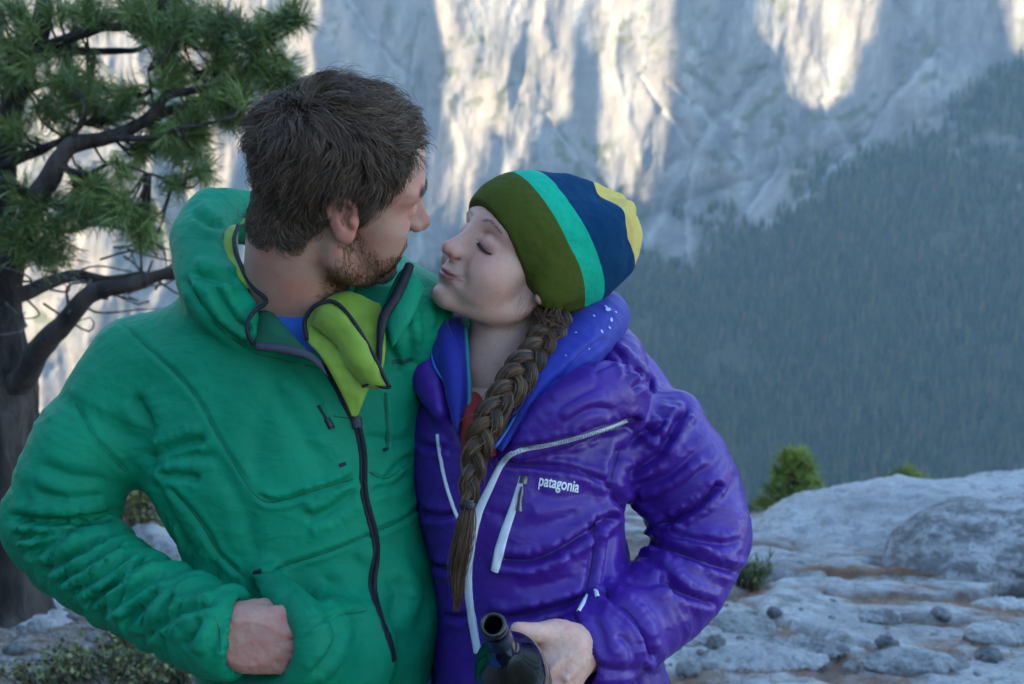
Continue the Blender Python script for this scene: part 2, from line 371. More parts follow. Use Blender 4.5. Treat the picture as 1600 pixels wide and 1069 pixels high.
# trees of the far slope: one mass of conifers, each a ragged cone of a few skirts
def far_forest():
    rg = np.random.default_rng(5); iu, iv = np.nonzero((WPX > -350) & (WPX < 2350) & (WPY > -60) & (WPY < 900)); 
    n = 200000; k = rg.integers(0, len(iu), n); iu, iv = iu[k], iv[k]
    w = WFOR[iu, iv] * (1 - .8 * WSCR[iu, iv]); 
    clear = .35 + .65 * sstep(-.62, -.1, fbm(np.stack([WU[iu] / 70, WV[iv] / 45, iu * 0], -1), 3, 51))
    keep = rg.random(n) < np.where(w > .12, .55 * w ** 1.5 * clear, .05 * WTUFT[iu, iv])
    iu, iv = iu[keep], iv[keep]; m = len(iu)
    P = np.stack([WU[iu] + rg.uniform(-1.3, 1.3, m), WY[iu, iv], WV[iv] + rg.uniform(-1, 1, m)], -1)
    H = rg.uniform(5, 19, m) * np.where(WFOR[iu, iv] > .3, 1, .5); Wd = H * rg.uniform(.13, .22, m)
    ns, tiers = 5, 3; Vs = []; Fs = []; base = 0
    ang = np.arange(ns) / ns * 2 * np.pi
    for t in range(tiers):
        z0 = H * (.04 + .28 * t); z1 = H * (.04 + .28 * t + .42) if t < tiers - 1 else H; r = Wd * (1 - .24 * t)
        a = ang[None] + rg.uniform(0, 6, (m, 1)); rr = r[:, None] * rg.uniform(.6, 1.25, (m, ns))
        ring = np.stack([P[:, None, 0] + rr * np.cos(a), P[:, None, 1] + rr * np.sin(a), P[:, None, 2] + z0[:, None] - rr * .25 * rg.random((m, ns))], -1)
        apex = np.stack([P[:, 0], P[:, 1], P[:, 2] + z1], -1)[:, None]
        V = np.concatenate([ring, apex], 1).reshape(-1, 3); b = base + np.arange(m)[:, None] * (ns + 1); j = np.arange(ns)[None]
        Fs.append(np.stack([b + j, b + (j + 1) % ns, np.broadcast_to(b + ns, (m, ns))], -1).reshape(-1, 3)); Vs.append(V); base += len(V)
    tint = np.concatenate([np.repeat(rg.random(m), ns + 1)] * tiers) if False else np.tile(np.repeat(rg.random(m), ns + 1), tiers)
    me = mesh_np('far_forest', np.vstack(Vs), Fs, smooth=False); attr(me, 'tint', tint)
    mt = mat('far_conifer', rough=.9); t = NT(mt); t.color(t.ramp(t.attr('tint'), [(0, (.014, .028, .010)), (.55, (.033, .058, .018)), (.9, (.078, .100, .030)), (1, (.16, .085, .05))]))
    tag(obj('far_forest', me, mt), 'dark conifer forest covering the far slope below the cliffs', 'forest', kind='stuff')
    return m
N_FAR = far_forest()
# valley floor sheet out to the horizon, and an unseen ridge added to shade the wall and the ledge
def relief(name, xs, ys, zf, m, label, cat):
    X, Y = np.meshgrid(xs, ys, indexing='ij'); Z = zf(X, Y)
    o = obj(name, mesh_np(name, np.stack([X, Y, Z], -1).reshape(-1, 3), grid_faces(len(xs), len(ys))[:, ::-1]), m); return tag(o, label, cat, kind='structure')
m_hill = mat('hillside', rough=.95); _t = NT(m_hill); _c = _t.coords(); _t.color(_t.mix(_t.noise(_c, .03, 6), (.05, .065, .035), (.22, .20, .17)))
relief('valley_floor', np.linspace(-3600, 2700, 60), np.linspace(-2200, 2700, 60), lambda X, Y: -470 + 12 * fbm(np.stack([X / 400, Y / 400, X * 0], -1), 2, 3), m_hill, 'wooded valley floor far below the ledge', 'ground')
def shading_ridge():  # unseen light blocker: crest notches shaped to throw the sunlit patches on the wall
    """jagged crest across the sun's direction, out of the frame on the left"""
    h = unit(SUN_DIR[:2]); w = np.array([h[1], -h[0]])
    sel = (WPX > -1000) & (WPX < 1900) & (WPY > -150) & (WPY < 800); gx, gy = WPX[sel], WPY[sel]; iu, iv = np.nonzero(sel); GP = np.stack([WU[iu], WY[sel], WV[iv]], -1)
    near = lambda x, y: GP[np.argmin((gx - x) ** 2 + (gy - y) ** 2)]
    P = np.array([near(px, np.clip(py, 60, 760)) for px, py in SHADE_LINE]); M = np.array([near(px, 200 if py < 300 else 330) for px, py in SHADE_LINE])
    t = 1000 - P[:, :2] @ h; c = M[:, :2] @ w; z = P[:, 2] + t * math.tan(SUN_EL); z[SHADE_LINE[:, 1] < 0] = 860
    o = np.argsort(c); c, z = c[o], z[o]; q = np.concatenate([np.linspace(-1700, 850, 80)[:-1], np.arange(850, 1900, 2.2), np.linspace(1900, 2400, 20)]); zc = np.interp(q, c, z)
    zc = np.minimum(zc, 880) + 7 * fbm(np.stack([q / 16, q * 0, q * 0], -1), 3, 61); soft = np.convolve(np.pad(zc, 20, mode='edge'), np.ones(41) / 41, 'valid'); rows = []
    for s_, dz, k in ((-620, -1500, 1), (-420, -700, 1), (-200, -330, 1), (-60, -110, .7), (0, 0, 0), (60, -110, .7), (200, -330, 1), (420, -700, 1), (620, -1500, 1)):
        xy = (h * (1000 + s_))[None] + q[:, None] * w; rows.append(np.stack([xy[:, 0], xy[:, 1], np.maximum(np.minimum(zc, zc * (1 - k) + soft * k) + dz, -480)], -1))
    G = np.stack(rows); n, m = G.shape[:2]
    o = obj('shading_ridge', mesh_np('shading_ridge', G.reshape(-1, 3), grid_faces(n, m)), m_hill); tag(o, 'unseen jagged ridge added to shade the ledge and the far valley wall', 'ridge', kind='structure')
shading_ridge()
# ---------------------------------------------------------------- the ledge
def plates(x, y, seeds, hgt, tilt, warp=.12, seed=0):
    """broken sheets of granite: each cell its own height and tilt, cracks between"""
    w = np.stack([x * 2.2, y * 2.2, x * 0], -1); qx = x + warp * fbm(w, 3, seed + 1); qy = y + warp * fbm(w, 3, seed + 5)
    d1 = np.full(x.shape, 9e9); d2 = d1.copy(); k1 = np.zeros(x.shape, int)
    for k, (a, b) in enumerate(seeds):
        d = ((qx - a) * .75) ** 2 + ((qy - b) * 1.25) ** 2; m = d < d1; d2 = np.where(m, d1, np.minimum(d2, d)); k1[m] = k; d1 = np.where(m, d, d1)
    e = np.sqrt(d2) - np.sqrt(d1); z = hgt[k1] + tilt[k1, 0] * (x - seeds[k1, 0]) + tilt[k1, 1] * (y - seeds[k1, 1]); return z, e
_rg = np.random.default_rng(17); _SD = np.stack([_rg.uniform(-4.5, 6, 130), _rg.uniform(1.5, 9.5, 130)], -1); _SH = _rg.normal(0, .019, 130); _ST = _rg.normal(0, .034, (130, 2))
_SD2 = np.stack([_rg.uniform(-4.5, 6, 900), _rg.uniform(1.5, 9.5, 900)], -1); _SH2 = _rg.normal(0, .010, 900); _ST2 = _rg.normal(0, .06, (900, 2))
def ledge_base(x, y):
    e = np.where(x > .9, 8.2, 11.0 - .9 * sstep(-1, .9, x)) + .5 * np.sin(x * 1.3)
    z = -.16 * np.clip(y - 3.2, 0, None) - .02 * np.clip(x, -5, 5) * sstep(3, 6, y); z = z - 2.2 * np.clip(y - e, 0, None) - .004 * np.clip(y - e, 0, None) ** 2
    z = z - .35 * np.clip(np.abs(x) - 9, 0, None) + np.where((x < -9) & (y < 6), .9 * np.clip(-x - 9, 0, 130) * .55, 0); return z
def ledge(x, y, fine=True):
    z = ledge_base(x, y); near = sstep(1.2, 2.2, y) * sstep(11, 8.5, y) * sstep(-4.6, -3.6, x) * sstep(6, 5, x)
    p, e = plates(x, y, _SD, _SH, _ST, .14, 3); rock = sstep(-.9, .4, x + .25 * fbm(np.stack([x, y, x * 0], -1) * 1.2, 2, 7) - .12 * (y - 5))
    p2, e2 = plates(x, y, _SD2, _SH2, _ST2, .06, 9); q = np.stack([x, y, x * 0], -1)
    r = p - .030 * np.exp(-(e / .030) ** 2) + (p2 - .012 * np.exp(-(e2 / .022) ** 2)) * sstep(-.1, .45, fbm(q * 1.1, 2, 31)) + .020 * fbm(q * 2.2, 4, 13) + .006 * fbm(q * 14, 3, 17) - .010 * np.clip(fbm(q * 5, 3, 19, ridge=True) - .9, 0, 1)
    s = .030 * fbm(q * 1.7, 4, 23) + .008 * fbm(q * 12, 3, 29); zz = z + near * (r * rock + s * (1 - rock))
    low = sstep(.005, -.02, r + .012 * fbm(q * 6, 3, 37) + .004) * rock; return zz, rock * near, e, low, fbm(q * 3, 4, 41)
def build_ledge():
    xs = np.concatenate([[-400, -250, -160, -100, -60, -35, -22, -14, -10, -7.5, -6, -5], np.arange(-4.4, 5.6, .026), [5.8, 6.2, 7, 8, 9, 11, 14, 20, 30, 50, 90]]); ys = np.concatenate([[-220, -120, -60, -30, -15, -8, -4, -2, -1, 0, .6, 1, 1.3], np.arange(1.5, 9.0, .024), np.arange(9.05, 12.5, .1), [13, 14, 16, 19, 24, 32, 45, 65, 95, 140, 200]])
    X, Y = np.meshgrid(xs, ys, indexing='ij'); Z, rock, e, low, n = ledge(X, Y); Z = np.maximum(Z, -488)
    me = mesh_np('ground', np.stack([X, Y, Z], -1).reshape(-1, 3), grid_faces(len(xs), len(ys))); me.flip_normals(); attr(me, 'rock', rock.ravel()); attr(me, 'low', low.ravel())
    m = mat('ledge', rough=.92); t = NT(m); co = t.coords(); a = t.noise(co, 2.2, 6, .62); b = t.noise(co, 14, 5, .6); c = t.noise(co, 60, 4, .6); d = t.noise(co, 230, 2)
    g = t.ramp(a, [(.32, (.19, .19, .19)), (.50, (.34, .335, .325)), (.68, (.47, .46, .44))]); g = t.mix(t.ramp(b, [(.50, (0, 0, 0)), (.66, (.75, .75, .75))]), g, (.135, .14, .135)); g = t.mix(t.ramp(c, [(.52, (0, 0, 0)), (.66, (.6, .6, .6))]), g, (.10, .10, .095)); g = t.mix(t.ramp(d, [(.60, (0, 0, 0)), (.68, (.4, .4, .4))]), g, (.6, .59, .57))
    s = t.ramp(b, [(.3, (.055, .042, .030)), (.5, (.125, .098, .072)), (.68, (.25, .225, .195))]); s = t.mix(t.ramp(c, [(.5, (0, 0, 0)), (.62, (.7, .7, .7))]), s, (.30, .29, .28)); lit = t.ramp(c, [(.3, (.05, .028, .016)), (.55, (.15, .075, .038)), (.75, (.24, .14, .08))])
    k = t.mix(t.attr('rock'), s, g); k = t.mix(t.math('MULTIPLY', t.attr('low'), .62), k, lit); t.color(k); p = t.bump(b, .5, .02); p = t.bump(c, .55, .008, p); t.bump(d, .4, .002, p)
    tag(obj('ground', me, m), 'broken granite ledge with pine litter in its cracks', 'ground', kind='structure')
build_ledge()
def gz(x, y): return float(ledge(np.array([x]), np.array([y]))[0][0])
def on_ledge(px, py):
    """where the sight line through a pixel meets the ledge"""
    d = unit(pw(px, py, 1) - CO); t = np.linspace(2.4, 13, 900); P = CO + d * t[:, None]; z = ledge(P[:, 0], P[:, 1])[0]; i = np.argmax(P[:, 2] < z); return np.array([P[i, 0], P[i, 1], z[i]])
def granite(name, tone, dark, lichen):
    m = mat(name, rough=.92); t = NT(m); co = t.coords(); a = t.noise(co, 1.6, 6, .62); b = t.noise(t.coords((1, 1, 1.6)), 9, 6, .62); c = t.noise(co, 45, 4, .6); d = t.noise(co, 200, 2)
    k = t.ramp(a, [(.3, tuple(.62 * q for q in tone)), (.55, tone), (.75, tuple(1.22 * q for q in tone))]); k = t.mix(t.ramp(b, [(.50 - .08 * lichen, (0, 0, 0)), (.64 - .06 * lichen, (.85,) * 3)]), k, dark); k = t.mix(t.ramp(c, [(.52, (0, 0, 0)), (.66, (.65,) * 3)]), k, tuple(.8 * q for q in dark)); k = t.mix(t.ramp(d, [(.60, (0, 0, 0)), (.68, (.45,) * 3)]), k, (.6, .59, .57))
    t.color(k); p = t.bump(b, .5, .03); p = t.bump(c, .6, .009, p); t.bump(d, .4, .002, p); return m
G_PALE = granite('pale_granite', (.40, .395, .385), (.20, .20, .20), 0); G_DARK = granite('lichened_granite', (.36, .355, .35), (.085, .085, .085), 1.0); G_MID = granite('grey_granite', (.27, .27, .265), (.12, .12, .12), .4)
def rock_obj(name, ells, h, amp, freq, m, label, cat='rock', seed=0, group=None, flat=None):
    lo = np.min([np.asarray(c) - np.asarray(r) for c, r in ells], axis=0) - .05; hi = np.max([np.asarray(c) + np.asarray(r) for c, r in ells], axis=0) + .05; v = Vol(lo, hi, h)
    for c, r in ells: v.ell(c, r, min(.12, .35 * min(r)))
    V, F = v.mesh(); V = relax(V, F, 2); N = vnormals(V, F); V = V + N * (amp * fbm(V * freq, 5, seed) + amp * .45 * fbm(V * freq * 2.7 * np.array([1, 1, 1.8]), 4, seed + 3, ridge=True) - amp * .3)[:, None]
    o = obj(name, mesh_np(name, V, F), m); return tag(o, label, cat, group)
def rocks():
    rock_obj('granite_outcrop', [((2.75, 7.35, -1.20), (1.35, 1.25, .76)), ((3.95, 7.5, -1.22), (1.6, 1.3, .82)), ((1.85, 6.95, -1.10), (.75, .75, .38)), ((5.6, 7.7, -1.3), (1.5, 1.3, .85))], .032, .035, 2.0, G_PALE, 'broad pale granite dome at the edge of the drop', 'rock', 3)
    rock_obj('granite_boulder', [((2.80, 6.05, -.44), (.70, .55, .27)), ((3.5, 6.15, -.44), (.8, .6, .36)), ((2.45, 5.95, -.52), (.42, .40, .18))], .022, .030, 3.0, G_DARK, 'dark lichen covered granite boulder lying against the pale dome', 'boulder', 11)
    a = on_ledge(1215, 905); rock_obj('granite_block', [((a[0], a[1], a[2] - .02), (.16, .16, .075)), ((a[0] + .12, a[1] + .1, a[2] - .03), (.14, .12, .06))], .012, .02, 6, G_MID, 'small grey block wedged below the pale dome beside the green herb', 'rock', 21)
    a = on_ledge(1145, 985); rock_obj('granite_block', [((a[0], a[1], a[2]), (.17, .12, .06)), ((a[0] - .1, a[1], a[2] - .02), (.1, .1, .045))], .010, .018, 7, G_MID, 'angular grey stone on the slab just right of the purple sleeve', 'rock', 22)
    for q, (px, py, d, rx, ry, rz, m, lb) in enumerate([(1180, 1040, 3.7, .30, .14, .045, G_PALE, 'long flat rock flake at the bottom edge beside the purple jacket'), (1250, 1022, 3.85, .22, .12, .04, G_MID, 'thin dark edged rock flake on the pale slab above the bottom edge'), (1420, 1045, 3.75, .24, .13, .045, G_MID, 'flat grey flake set in brown pine litter at the bottom'), (1365, 968, 4.45, .13, .09, .03, G_DARK, 'dark flat stone in the crack of litter between the two slabs'), (1560, 1000, 4.1, .20, .12, .05, G_PALE, 'pale flat rock near the right edge below the boulder'), (1075, 1000, 4.3, .14, .10, .05, G_PALE, 'pale stone half hidden by the purple cuff'), (1560, 950, 4.7, .2, .1, .035, G_PALE, 'low pale slab edge by the right border under the boulder')]):
        p = on_ledge(px, py); z = p[2]; rock_obj('rock_flake', [((p[0], p[1], z + rz * .3), (rx * .7, ry * .75, rz * .8)), ((p[0] + rx * .45, p[1] + .03, z + rz * .1), (rx * .45, ry * .6, rz * .55))], .007, .016, 9, m, lb, 'rock', 40 + q)
    for q, (px, py, d, rx, rz, lb) in enumerate([(226, 846, 8.6, .13, .10, 'pale boulder seen through the gap under the green sleeve'), (276, 862, 8.0, .15, .09, 'low pale rock beside the green jacket in the gap under the arm'), (75, 955, 4.9, .09, .05, 'small pale rock at the foot of the pine trunk'), (205, 990, 4.0, .07, .035, 'pale stone on the ground below the green forearm'), (30, 975, 4.2, .2, .04, 'flat stone on the bare ground at the left edge')]):
        p = on_ledge(px, py); z = p[2]; rock_obj('rock', [((p[0], p[1], max(z, p[2] - rz * .3)), (rx, rx * .8, rz)), ((p[0] + rx * .4, p[1], max(z, p[2] - rz * .5)), (rx * .7, rx * .6, rz * .7))], .012, .02, 5, G_PALE, lb, 'rock', 60 + q)
    # loose stones: the larger ones singly, the rest as gravel
    rg = np.random.default_rng(31); ms = []; vf = []
    for k in range(6):
        v = Vol((-1.3, -1.3, -.9), (1.3, 1.3, .9), .16); v.ell((0, 0, 0), (1, .8, .55), .1); v.ell((.3, .2, .1), (.7, .7, .45), .2); V, F = v.mesh(); V = V + vnormals(V, F) * (.32 * fbm(V * 1.3 + k * 7, 3, k, ridge=True) - .1)[:, None]; vf.append((V, F)); me = mesh_np('stone', V, F); me.materials.append((G_PALE, G_MID)[k % 2]); ms.append(me)
    big = [(1075, 1050, 0, .034, 'pale stone beside the purple hem, lowest on the bottom edge'), (1118, 1012, 1, .032, 'darker stone between the purple cuff and the flat pale slab'), (1210, 960, 1, .030, 'darker stone in the middle of the broad slab below the herb'), (1296, 930, 0, .028, 'pale stone just below the litter in front of the boulder'), (1388, 1010, 1, .036, 'darker stone sitting in the brown needle litter at lower right'),
           (1470, 965, 0, .034, 'pale stone on the litter strip below the lichened boulder'), (1545, 1030, 1, .042, 'largest darker stone near the lower right corner'), (1330, 1050, 0, .030, 'pale stone by the bottom edge left of the needle litter'), (1585, 985, 1, .028, 'darker stone touching the right border below the boulder'),
           (60, 985, 0, .036, 'pale stone on bare ground near the foot of the pine'), (118, 968, 1, .030, 'darker stone between the pine trunk and the green forearm'), (150, 1002, 0, .030, 'pale stone just above the leafy shrub at the lower left'), (24, 1020, 1, .036, 'darker stone at the left border below the pine')]
    for px, py, k, s, lb in big:
        p = on_ledge(px, py); o = bpy.data.objects.new('stone', ms[k + 2 * rg.integers(0, 3)]); COL.objects.link(o); o.location = (p[0], p[1], p[2] + s * .15); o.scale = (s, s, s); o.rotation_euler = (rg.uniform(-.3, .3), rg.uniform(-.3, .3), rg.uniform(0, 6)); tag(o, lb, 'stone', 'loose stones on the ledge')
    gr = []
    for px, py in [(rg.uniform(1030, 1600), rg.uniform(930, 1068)) for _ in range(34)] + [(rg.uniform(1030, 1180), rg.uniform(940, 1065)) for _ in range(24)] + [(rg.uniform(0, 330), rg.uniform(950, 1068)) for _ in range(170)]:
        p = on_ledge(px, py); V, F = vf[rg.integers(0, 6)]; s = rg.uniform(.005, .014); a = rg.uniform(0, 6); gr.append((np.stack([V[:, 0] * math.cos(a) - V[:, 1] * math.sin(a), V[:, 0] * math.sin(a) + V[:, 1] * math.cos(a), V[:, 2]], -1) * s + p + [0, 0, s * .1], F))
    tag(obj('gravel', mesh_np('gravel', *merge(gr)), G_MID), 'small grey gravel lying on the ledge', 'gravel', kind='stuff')
rocks()
# fallen needles in the cracks
def litter():
    rg = np.random.default_rng(41); n = 60000; x = rg.uniform(.4, 4.2, n); y = rg.uniform(2.9, 6.3, n); Z, rock, e, low, f = ledge(x, y); k = rg.random(n) < low * .55; x, y, z = x[k], y[k], Z[k]
    n2 = 5000; x2 = rg.uniform(-2.6, -.2, n2); y2 = rg.uniform(2.6, 5.6, n2); x = np.concatenate([x, x2]); y = np.concatenate([y, y2]); z = np.concatenate([z, ledge(x2, y2)[0]])
    a = on_ledge(1330, 897); n3 = 3500; x3 = a[0] + rg.normal(0, .45, n3); y3 = a[1] + rg.normal(0, .07, n3); x = np.concatenate([x, x3]); y = np.concatenate([y, y3]); z = np.concatenate([z, ledge(x3, y3)[0] + .012])
    n = len(x); L = rg.uniform(.02, .055, n); a = rg.uniform(0, np.pi, n); d = np.stack([np.cos(a), np.sin(a), rg.normal(0, .18, n)], -1) * L[:, None]; w = np.stack([-np.sin(a), np.cos(a), 0 * a], -1) * .0011; c = np.stack([x, y, z + .006 + rg.random(n) * .006], -1)
    V = np.stack([c - d - w, c - d + w, c + d + w * .6, c + d - w * .6], 1).reshape(-1, 3); me = mesh_np('pine_litter', V, np.arange(len(V)).reshape(-1, 4), False); attr(me, 'tint', np.repeat(rg.random(n), 4)); m = mat('dry_needles', rough=.8); t = NT(m); t.color(t.ramp(t.attr('tint'), [(0, (.06, .03, .016)), (.5, (.19, .085, .036)), (1, (.34, .19, .10))])); tag(obj('pine_litter', me, m), 'fallen orange brown pine needles lying in the cracks', 'pine litter', kind='stuff')
litter()
# ---------------------------------------------------------------- trees and plants on the ledge
def bark_mat(name, c0, c1, sc=9):
    m = mat(name, rough=.95); t = NT(m); co = t.coords((1, 1, .22)); a = t.noise(co, sc, 5, .65, .6); b = t.noise(co, sc * 4, 4); k = t.ramp(a, [(.38, tuple(.35 * q for q in c0)), (.5, c0), (.66, c1)]); t.color(k); p = t.bump(a, .9, .03); t.bump(b, .5, .008, p); return m
def needle_tuft(seed, n=60, L=.125, w=.0016, spread=1.0):
    rg = np.random.default_rng(seed); b = np.stack([rg.normal(0, .010, n), rg.normal(0, .010, n), rg.uniform(-.09, .02, n)], -1); th = rg.uniform(0, 2 * np.pi, n); ph = np.clip(np.abs(rg.normal(.75, .38, n)) * spread, .05, 2.0); d = np.stack([np.sin(ph) * np.cos(th), np.sin(ph) * np.sin(th), np.cos(ph)], -1); l = L * rg.uniform(.65, 1.15, n)[:, None]; sd = unit(np.cross(d, rg.normal(0, 1, (n, 3)))) * w; mid = b + d * l * .55 + [0, 0, .004]; e = b + d * l - [0, 0, .010]
    V = np.stack([b - sd * .7, b + sd * .7, mid + sd, mid - sd, e], 1).reshape(-1, 3); k = np.arange(n)[:, None] * 5; return V, [k + [0, 1, 2, 3], k + [3, 2, 4]]
def needle_mat(name, c0, c1, c2):
    m = mat(name, c1, .55); t = NT(m); g = t.n('ObjectInfo'); a = t.noise(t.coords(), 14, 3); f = t.math('ADD', t.math('MULTIPLY', g.outputs['Random'], .6), t.math('MULTIPLY', a, .4)); t.color(t.ramp(f, [(.15, c0), (.5, c1), (.9, c2)])); return m
def place(me, p, d, s, m_parent, name, loc0):
    o = bpy.data.objects.new(name, me); COL.objects.link(o); o.parent = m_parent; o.location = tuple(np.asarray(p) - loc0); o.rotation_mode = 'QUATERNION'; o.rotation_quaternion = Vector(tuple(d)).to_track_quat('Z', 'Y'); o.scale = (s, s, s); return o
def pine():
    rg = np.random.default_rng(12); D = 4.7; base = pw(-8, 948, D); root = empty('pine_tree', base, 'gnarled pine with long green needles at the left edge behind the green jacket', 'tree')
    bm = bark_mat('pine_bark', (.030, .023, .020), (.070, .055, .048)); tw = bark_mat('grey_twig', (.075, .068, .068), (.17, .16, .165), 20)
    def limb(name, pts, r0, r1, m=9, jit=.012, mt=None, n=None):
        P = spline([pw(*p) for p in pts], n or 10 * len(pts)); P = P + jit * np.stack([fbm(P * 7, 2, 5 + k) for k in range(3)], -1) * np.linspace(.3, 1, len(P))[:, None]; r = np.linspace(r0, r1, len(P)) * (1 + .10 * fbm(P * 9, 2, 9)); V, F = tube_vf(P, r, m, True, (0, 1, 0)); obj(name, mesh_np(name, V, F), mt or bm, root); return P
    # trunk with root flare and plated bark
    T = spline([np.append(pw(*p), r) for p, r in [((-14, 985, D), .25), ((-10, 930, D), .195), ((-6, 840, D), .170), ((2, 740, D), .150), ((8, 660, D), .128), ((14, 600, D), .098), ((10, 540, D), .075), ((4, 470, D + .05), .066), ((0, 400, D + .1), .062), ((2, 300, D + .12), .056), ((12, 200, D + .12), .050), ((34, 105, D + .1), .045), ((60, 55, D + .05), .040), ((68, 5, D), .034), ((66, -80, D), .028), ((80, -260, D), .018)]], 150)
    V, F = tube_vf(T[:, :3], T[:, 3], 40, True, (0, 1, 0)); c = np.repeat(T[:, :3], 40, 0); k = len(c); N = unit(V[:k] - c); a = np.arctan2(N[:, 1], N[:, 0]); q = np.stack([np.cos(a) * 2.2, np.sin(a) * 2.2, V[:k, 2] * 1.6], -1); V[:k] += N * (.030 * fbm(q * 2.2, 4, 3, ridge=True) * np.clip(np.repeat(T[:, 3], 40) / .15, 0, 1) - .01)[:, None]; obj('trunk', mesh_np('trunk', V, F), bm, root)
    B = [limb('branch', p, a, b) for p, a, b in [
        ([(6, 480, D + .03), (22, 400, D - .05), (58, 312, D - .15), (86, 262, D - .2), (112, 228, D - .22), (168, 216, D - .25), (212, 197, D - .28), (242, 172, D - .3), (264, 148, D - .3), (318, 141, D - .3)], .062, .014),
        ([(212, 197, D - .28), (262, 172, D - .2), (307, 161, D - .15), (330, 138, D - .15), (372, 120, D - .2), (420, 70, D - .2), (455, 45, D - .2)], .024, .006),
        ([(14, 610, D), (38, 590, D - .1), (62, 544, D - .2), (106, 500, D - .3), (144, 458, D - .35), (190, 445, D - .4), (255, 430, D - .4), (330, 425, D - .4)], .060, .016),
        ([(5, 475, D), (63, 447, D + .2), (113, 431, D + .3), (169, 438, D + .35), (240, 432, D + .4), (330, 442, D + .4)], .036, .012),
        ([(40, 95, D + .08), (80, 72, D), (112, 58, D - .1), (157, 45, D - .15), (210, 37, D - .2), (255, 4, D - .2), (290, -40, D - .2)], .030, .010),
        ([(56, 66, D + .05), (124, 79, D + .1), (168, 80, D + .15), (213, 80, D + .15), (243, 64, D + .15), (285, 50, D + .1)], .022, .006),
        ([(2, 260, D + .1), (56, 236, D + .05), (112, 210, D), (130, 195, D)], .028, .008), ([(14, 160, D + .12), (37, 146, D + .2), (75, 131, D + .25), (128, 112, D + .3)], .020, .006),
        ([(0, 330, D + .1), (40, 345, D + .2), (100, 360, D + .3), (160, 350, D + .35), (225, 372, D + .4)], .020, .006), ([(58, 312, D - .15), (20, 290, D - .25), (-30, 270, D - .3)], .024, .010), ([(168, 216, D - .25), (230, 215, D - .35), (290, 200, D - .4), (345, 190, D - .45)], .016, .005),
        ([(242, 172, D - .3), (236, 140, D - .3), (232, 110, D - .35)], .008, .004), ([(330, 138, D - .15), (335, 95, D - .1), (345, 60, D - .1)], .010, .004), ([(112, 228, D - .22), (128, 180, D - .3), (130, 150, D - .3)], .012, .004), ([(86, 262, D - .2), (140, 270, D - .3), (182, 255, D - .3), (240, 275, D - .3), (275, 290, D - .3)], .012, .004)]]
    pts = np.vstack(B)
    for _ in range(34):          # bare grey twigs low in the crown
        a = pts[rg.integers(0, len(pts))]; x, y = c2px(w2c(a))
        if not (330 < y < 500 and x < 320): a = pw(rg.uniform(0, 260), rg.uniform(380, 480), D + rg.uniform(-.3, .4))
        e = a + np.array([rg.uniform(-.1, .35), rg.uniform(-.2, .2), rg.uniform(-.12, .10)]); P = spline([a, (a + e) / 2 + rg.normal(0, .05, 3), e, e + rg.normal(0, .06, 3)], 14); V, F = tube_vf(P, np.linspace(.006, .002, 14), 5); obj('twig', mesh_np('twig', V, F), tw, root)
    CL = [(25, 30, 60, 20), (20, 105, 50, 14), (95, 100, 40, 10), (75, 165, 45, 10), (20, 205, 35, 8), (130, 130, 30, 6), (140, 25, 35, 7), (195, 15, 35, 8), (250, 10, 40, 9), (300, 25, 35, 8), (290, 60, 22, 4), (215, 45, 25, 4), (250, 55, 22, 4), (285, 120, 22, 6), (270, 100, 15, 3), (190, 155, 28, 7), (165, 180, 20, 4), (140, 150, 20, 4),
          (345, 55, 20, 6), (335, 90, 22, 6), (365, 115, 28, 8), (395, 60, 18, 5), (420, 45, 14, 5), (452, 35, 16, 7), (405, 100, 26, 7), (440, 115, 22, 6), (425, 140, 16, 4), (330, 160, 28, 8), (365, 175, 22, 6), (300, 195, 28, 7), (260, 205, 22, 4), (270, 235, 25, 5), (220, 240, 22, 4), (310, 230, 20, 4), (185, 270, 18, 3), (275, 275, 16, 3), (320, 265, 14, 3),
          (135, 300, 24, 8), (165, 325, 28, 8), (120, 335, 24, 6), (45, 325, 35, 9), (25, 370, 35, 9), (75, 385, 35, 7), (210, 335, 28, 8), (235, 365, 28, 7), (180, 370, 26, 5), (280, 345, 22, 4), (255, 400, 22, 3), (20, 430, 30, 5), (90, 540, 18, 3), (50, 600, 20, 3), (-25, 250, 40, 5)]
    tm = [mesh_np('needle_tuft', *needle_tuft(60 + k, 92, .125, .0021), smooth=False) for k in range(7)]; nm = needle_mat('pine_needles', (.055, .095, .026), (.110, .170, .045), (.20, .26, .065)); k = 0
    for me in tm: me.materials.append(nm)
    l0 = np.array(root.location)
    for cx, cy, r, n in CL:
        for _ in range(n):
            if k >= 296: break
            x, y = cx + rg.normal(0, r * .55), cy + rg.normal(0, r * .5); d = pts[np.argmin(np.linalg.norm(pts - pw(x, y, D - .1), axis=1))]; dd = w2c(d)[2] + rg.uniform(-.18, .30); p = pw(x, y, dd); a = pts[np.argmin(np.linalg.norm(pts - p, axis=1))]; v = p - a; L = np.linalg.norm(v); u = unit(v + np.array([.05, 0, .12]) * max(L, .1) + rg.normal(0, .05, 3))
            place(tm[rg.integers(0, 7)], p, u, rg.uniform(.72, 1.1), root, 'needle_tuft', l0); k += 1
            if L > .05:
                P = spline([a, a + v * .5 - [0, 0, .12 * L] + rg.normal(0, .03 * min(L, .4), 3), p - u * .05, p], 9); V, F = tube_vf(P, np.linspace(.0065, .003, 9), 5); obj('twig', mesh_np('twig', V, F), bm, root)
    return k
N_TUFT = pine()
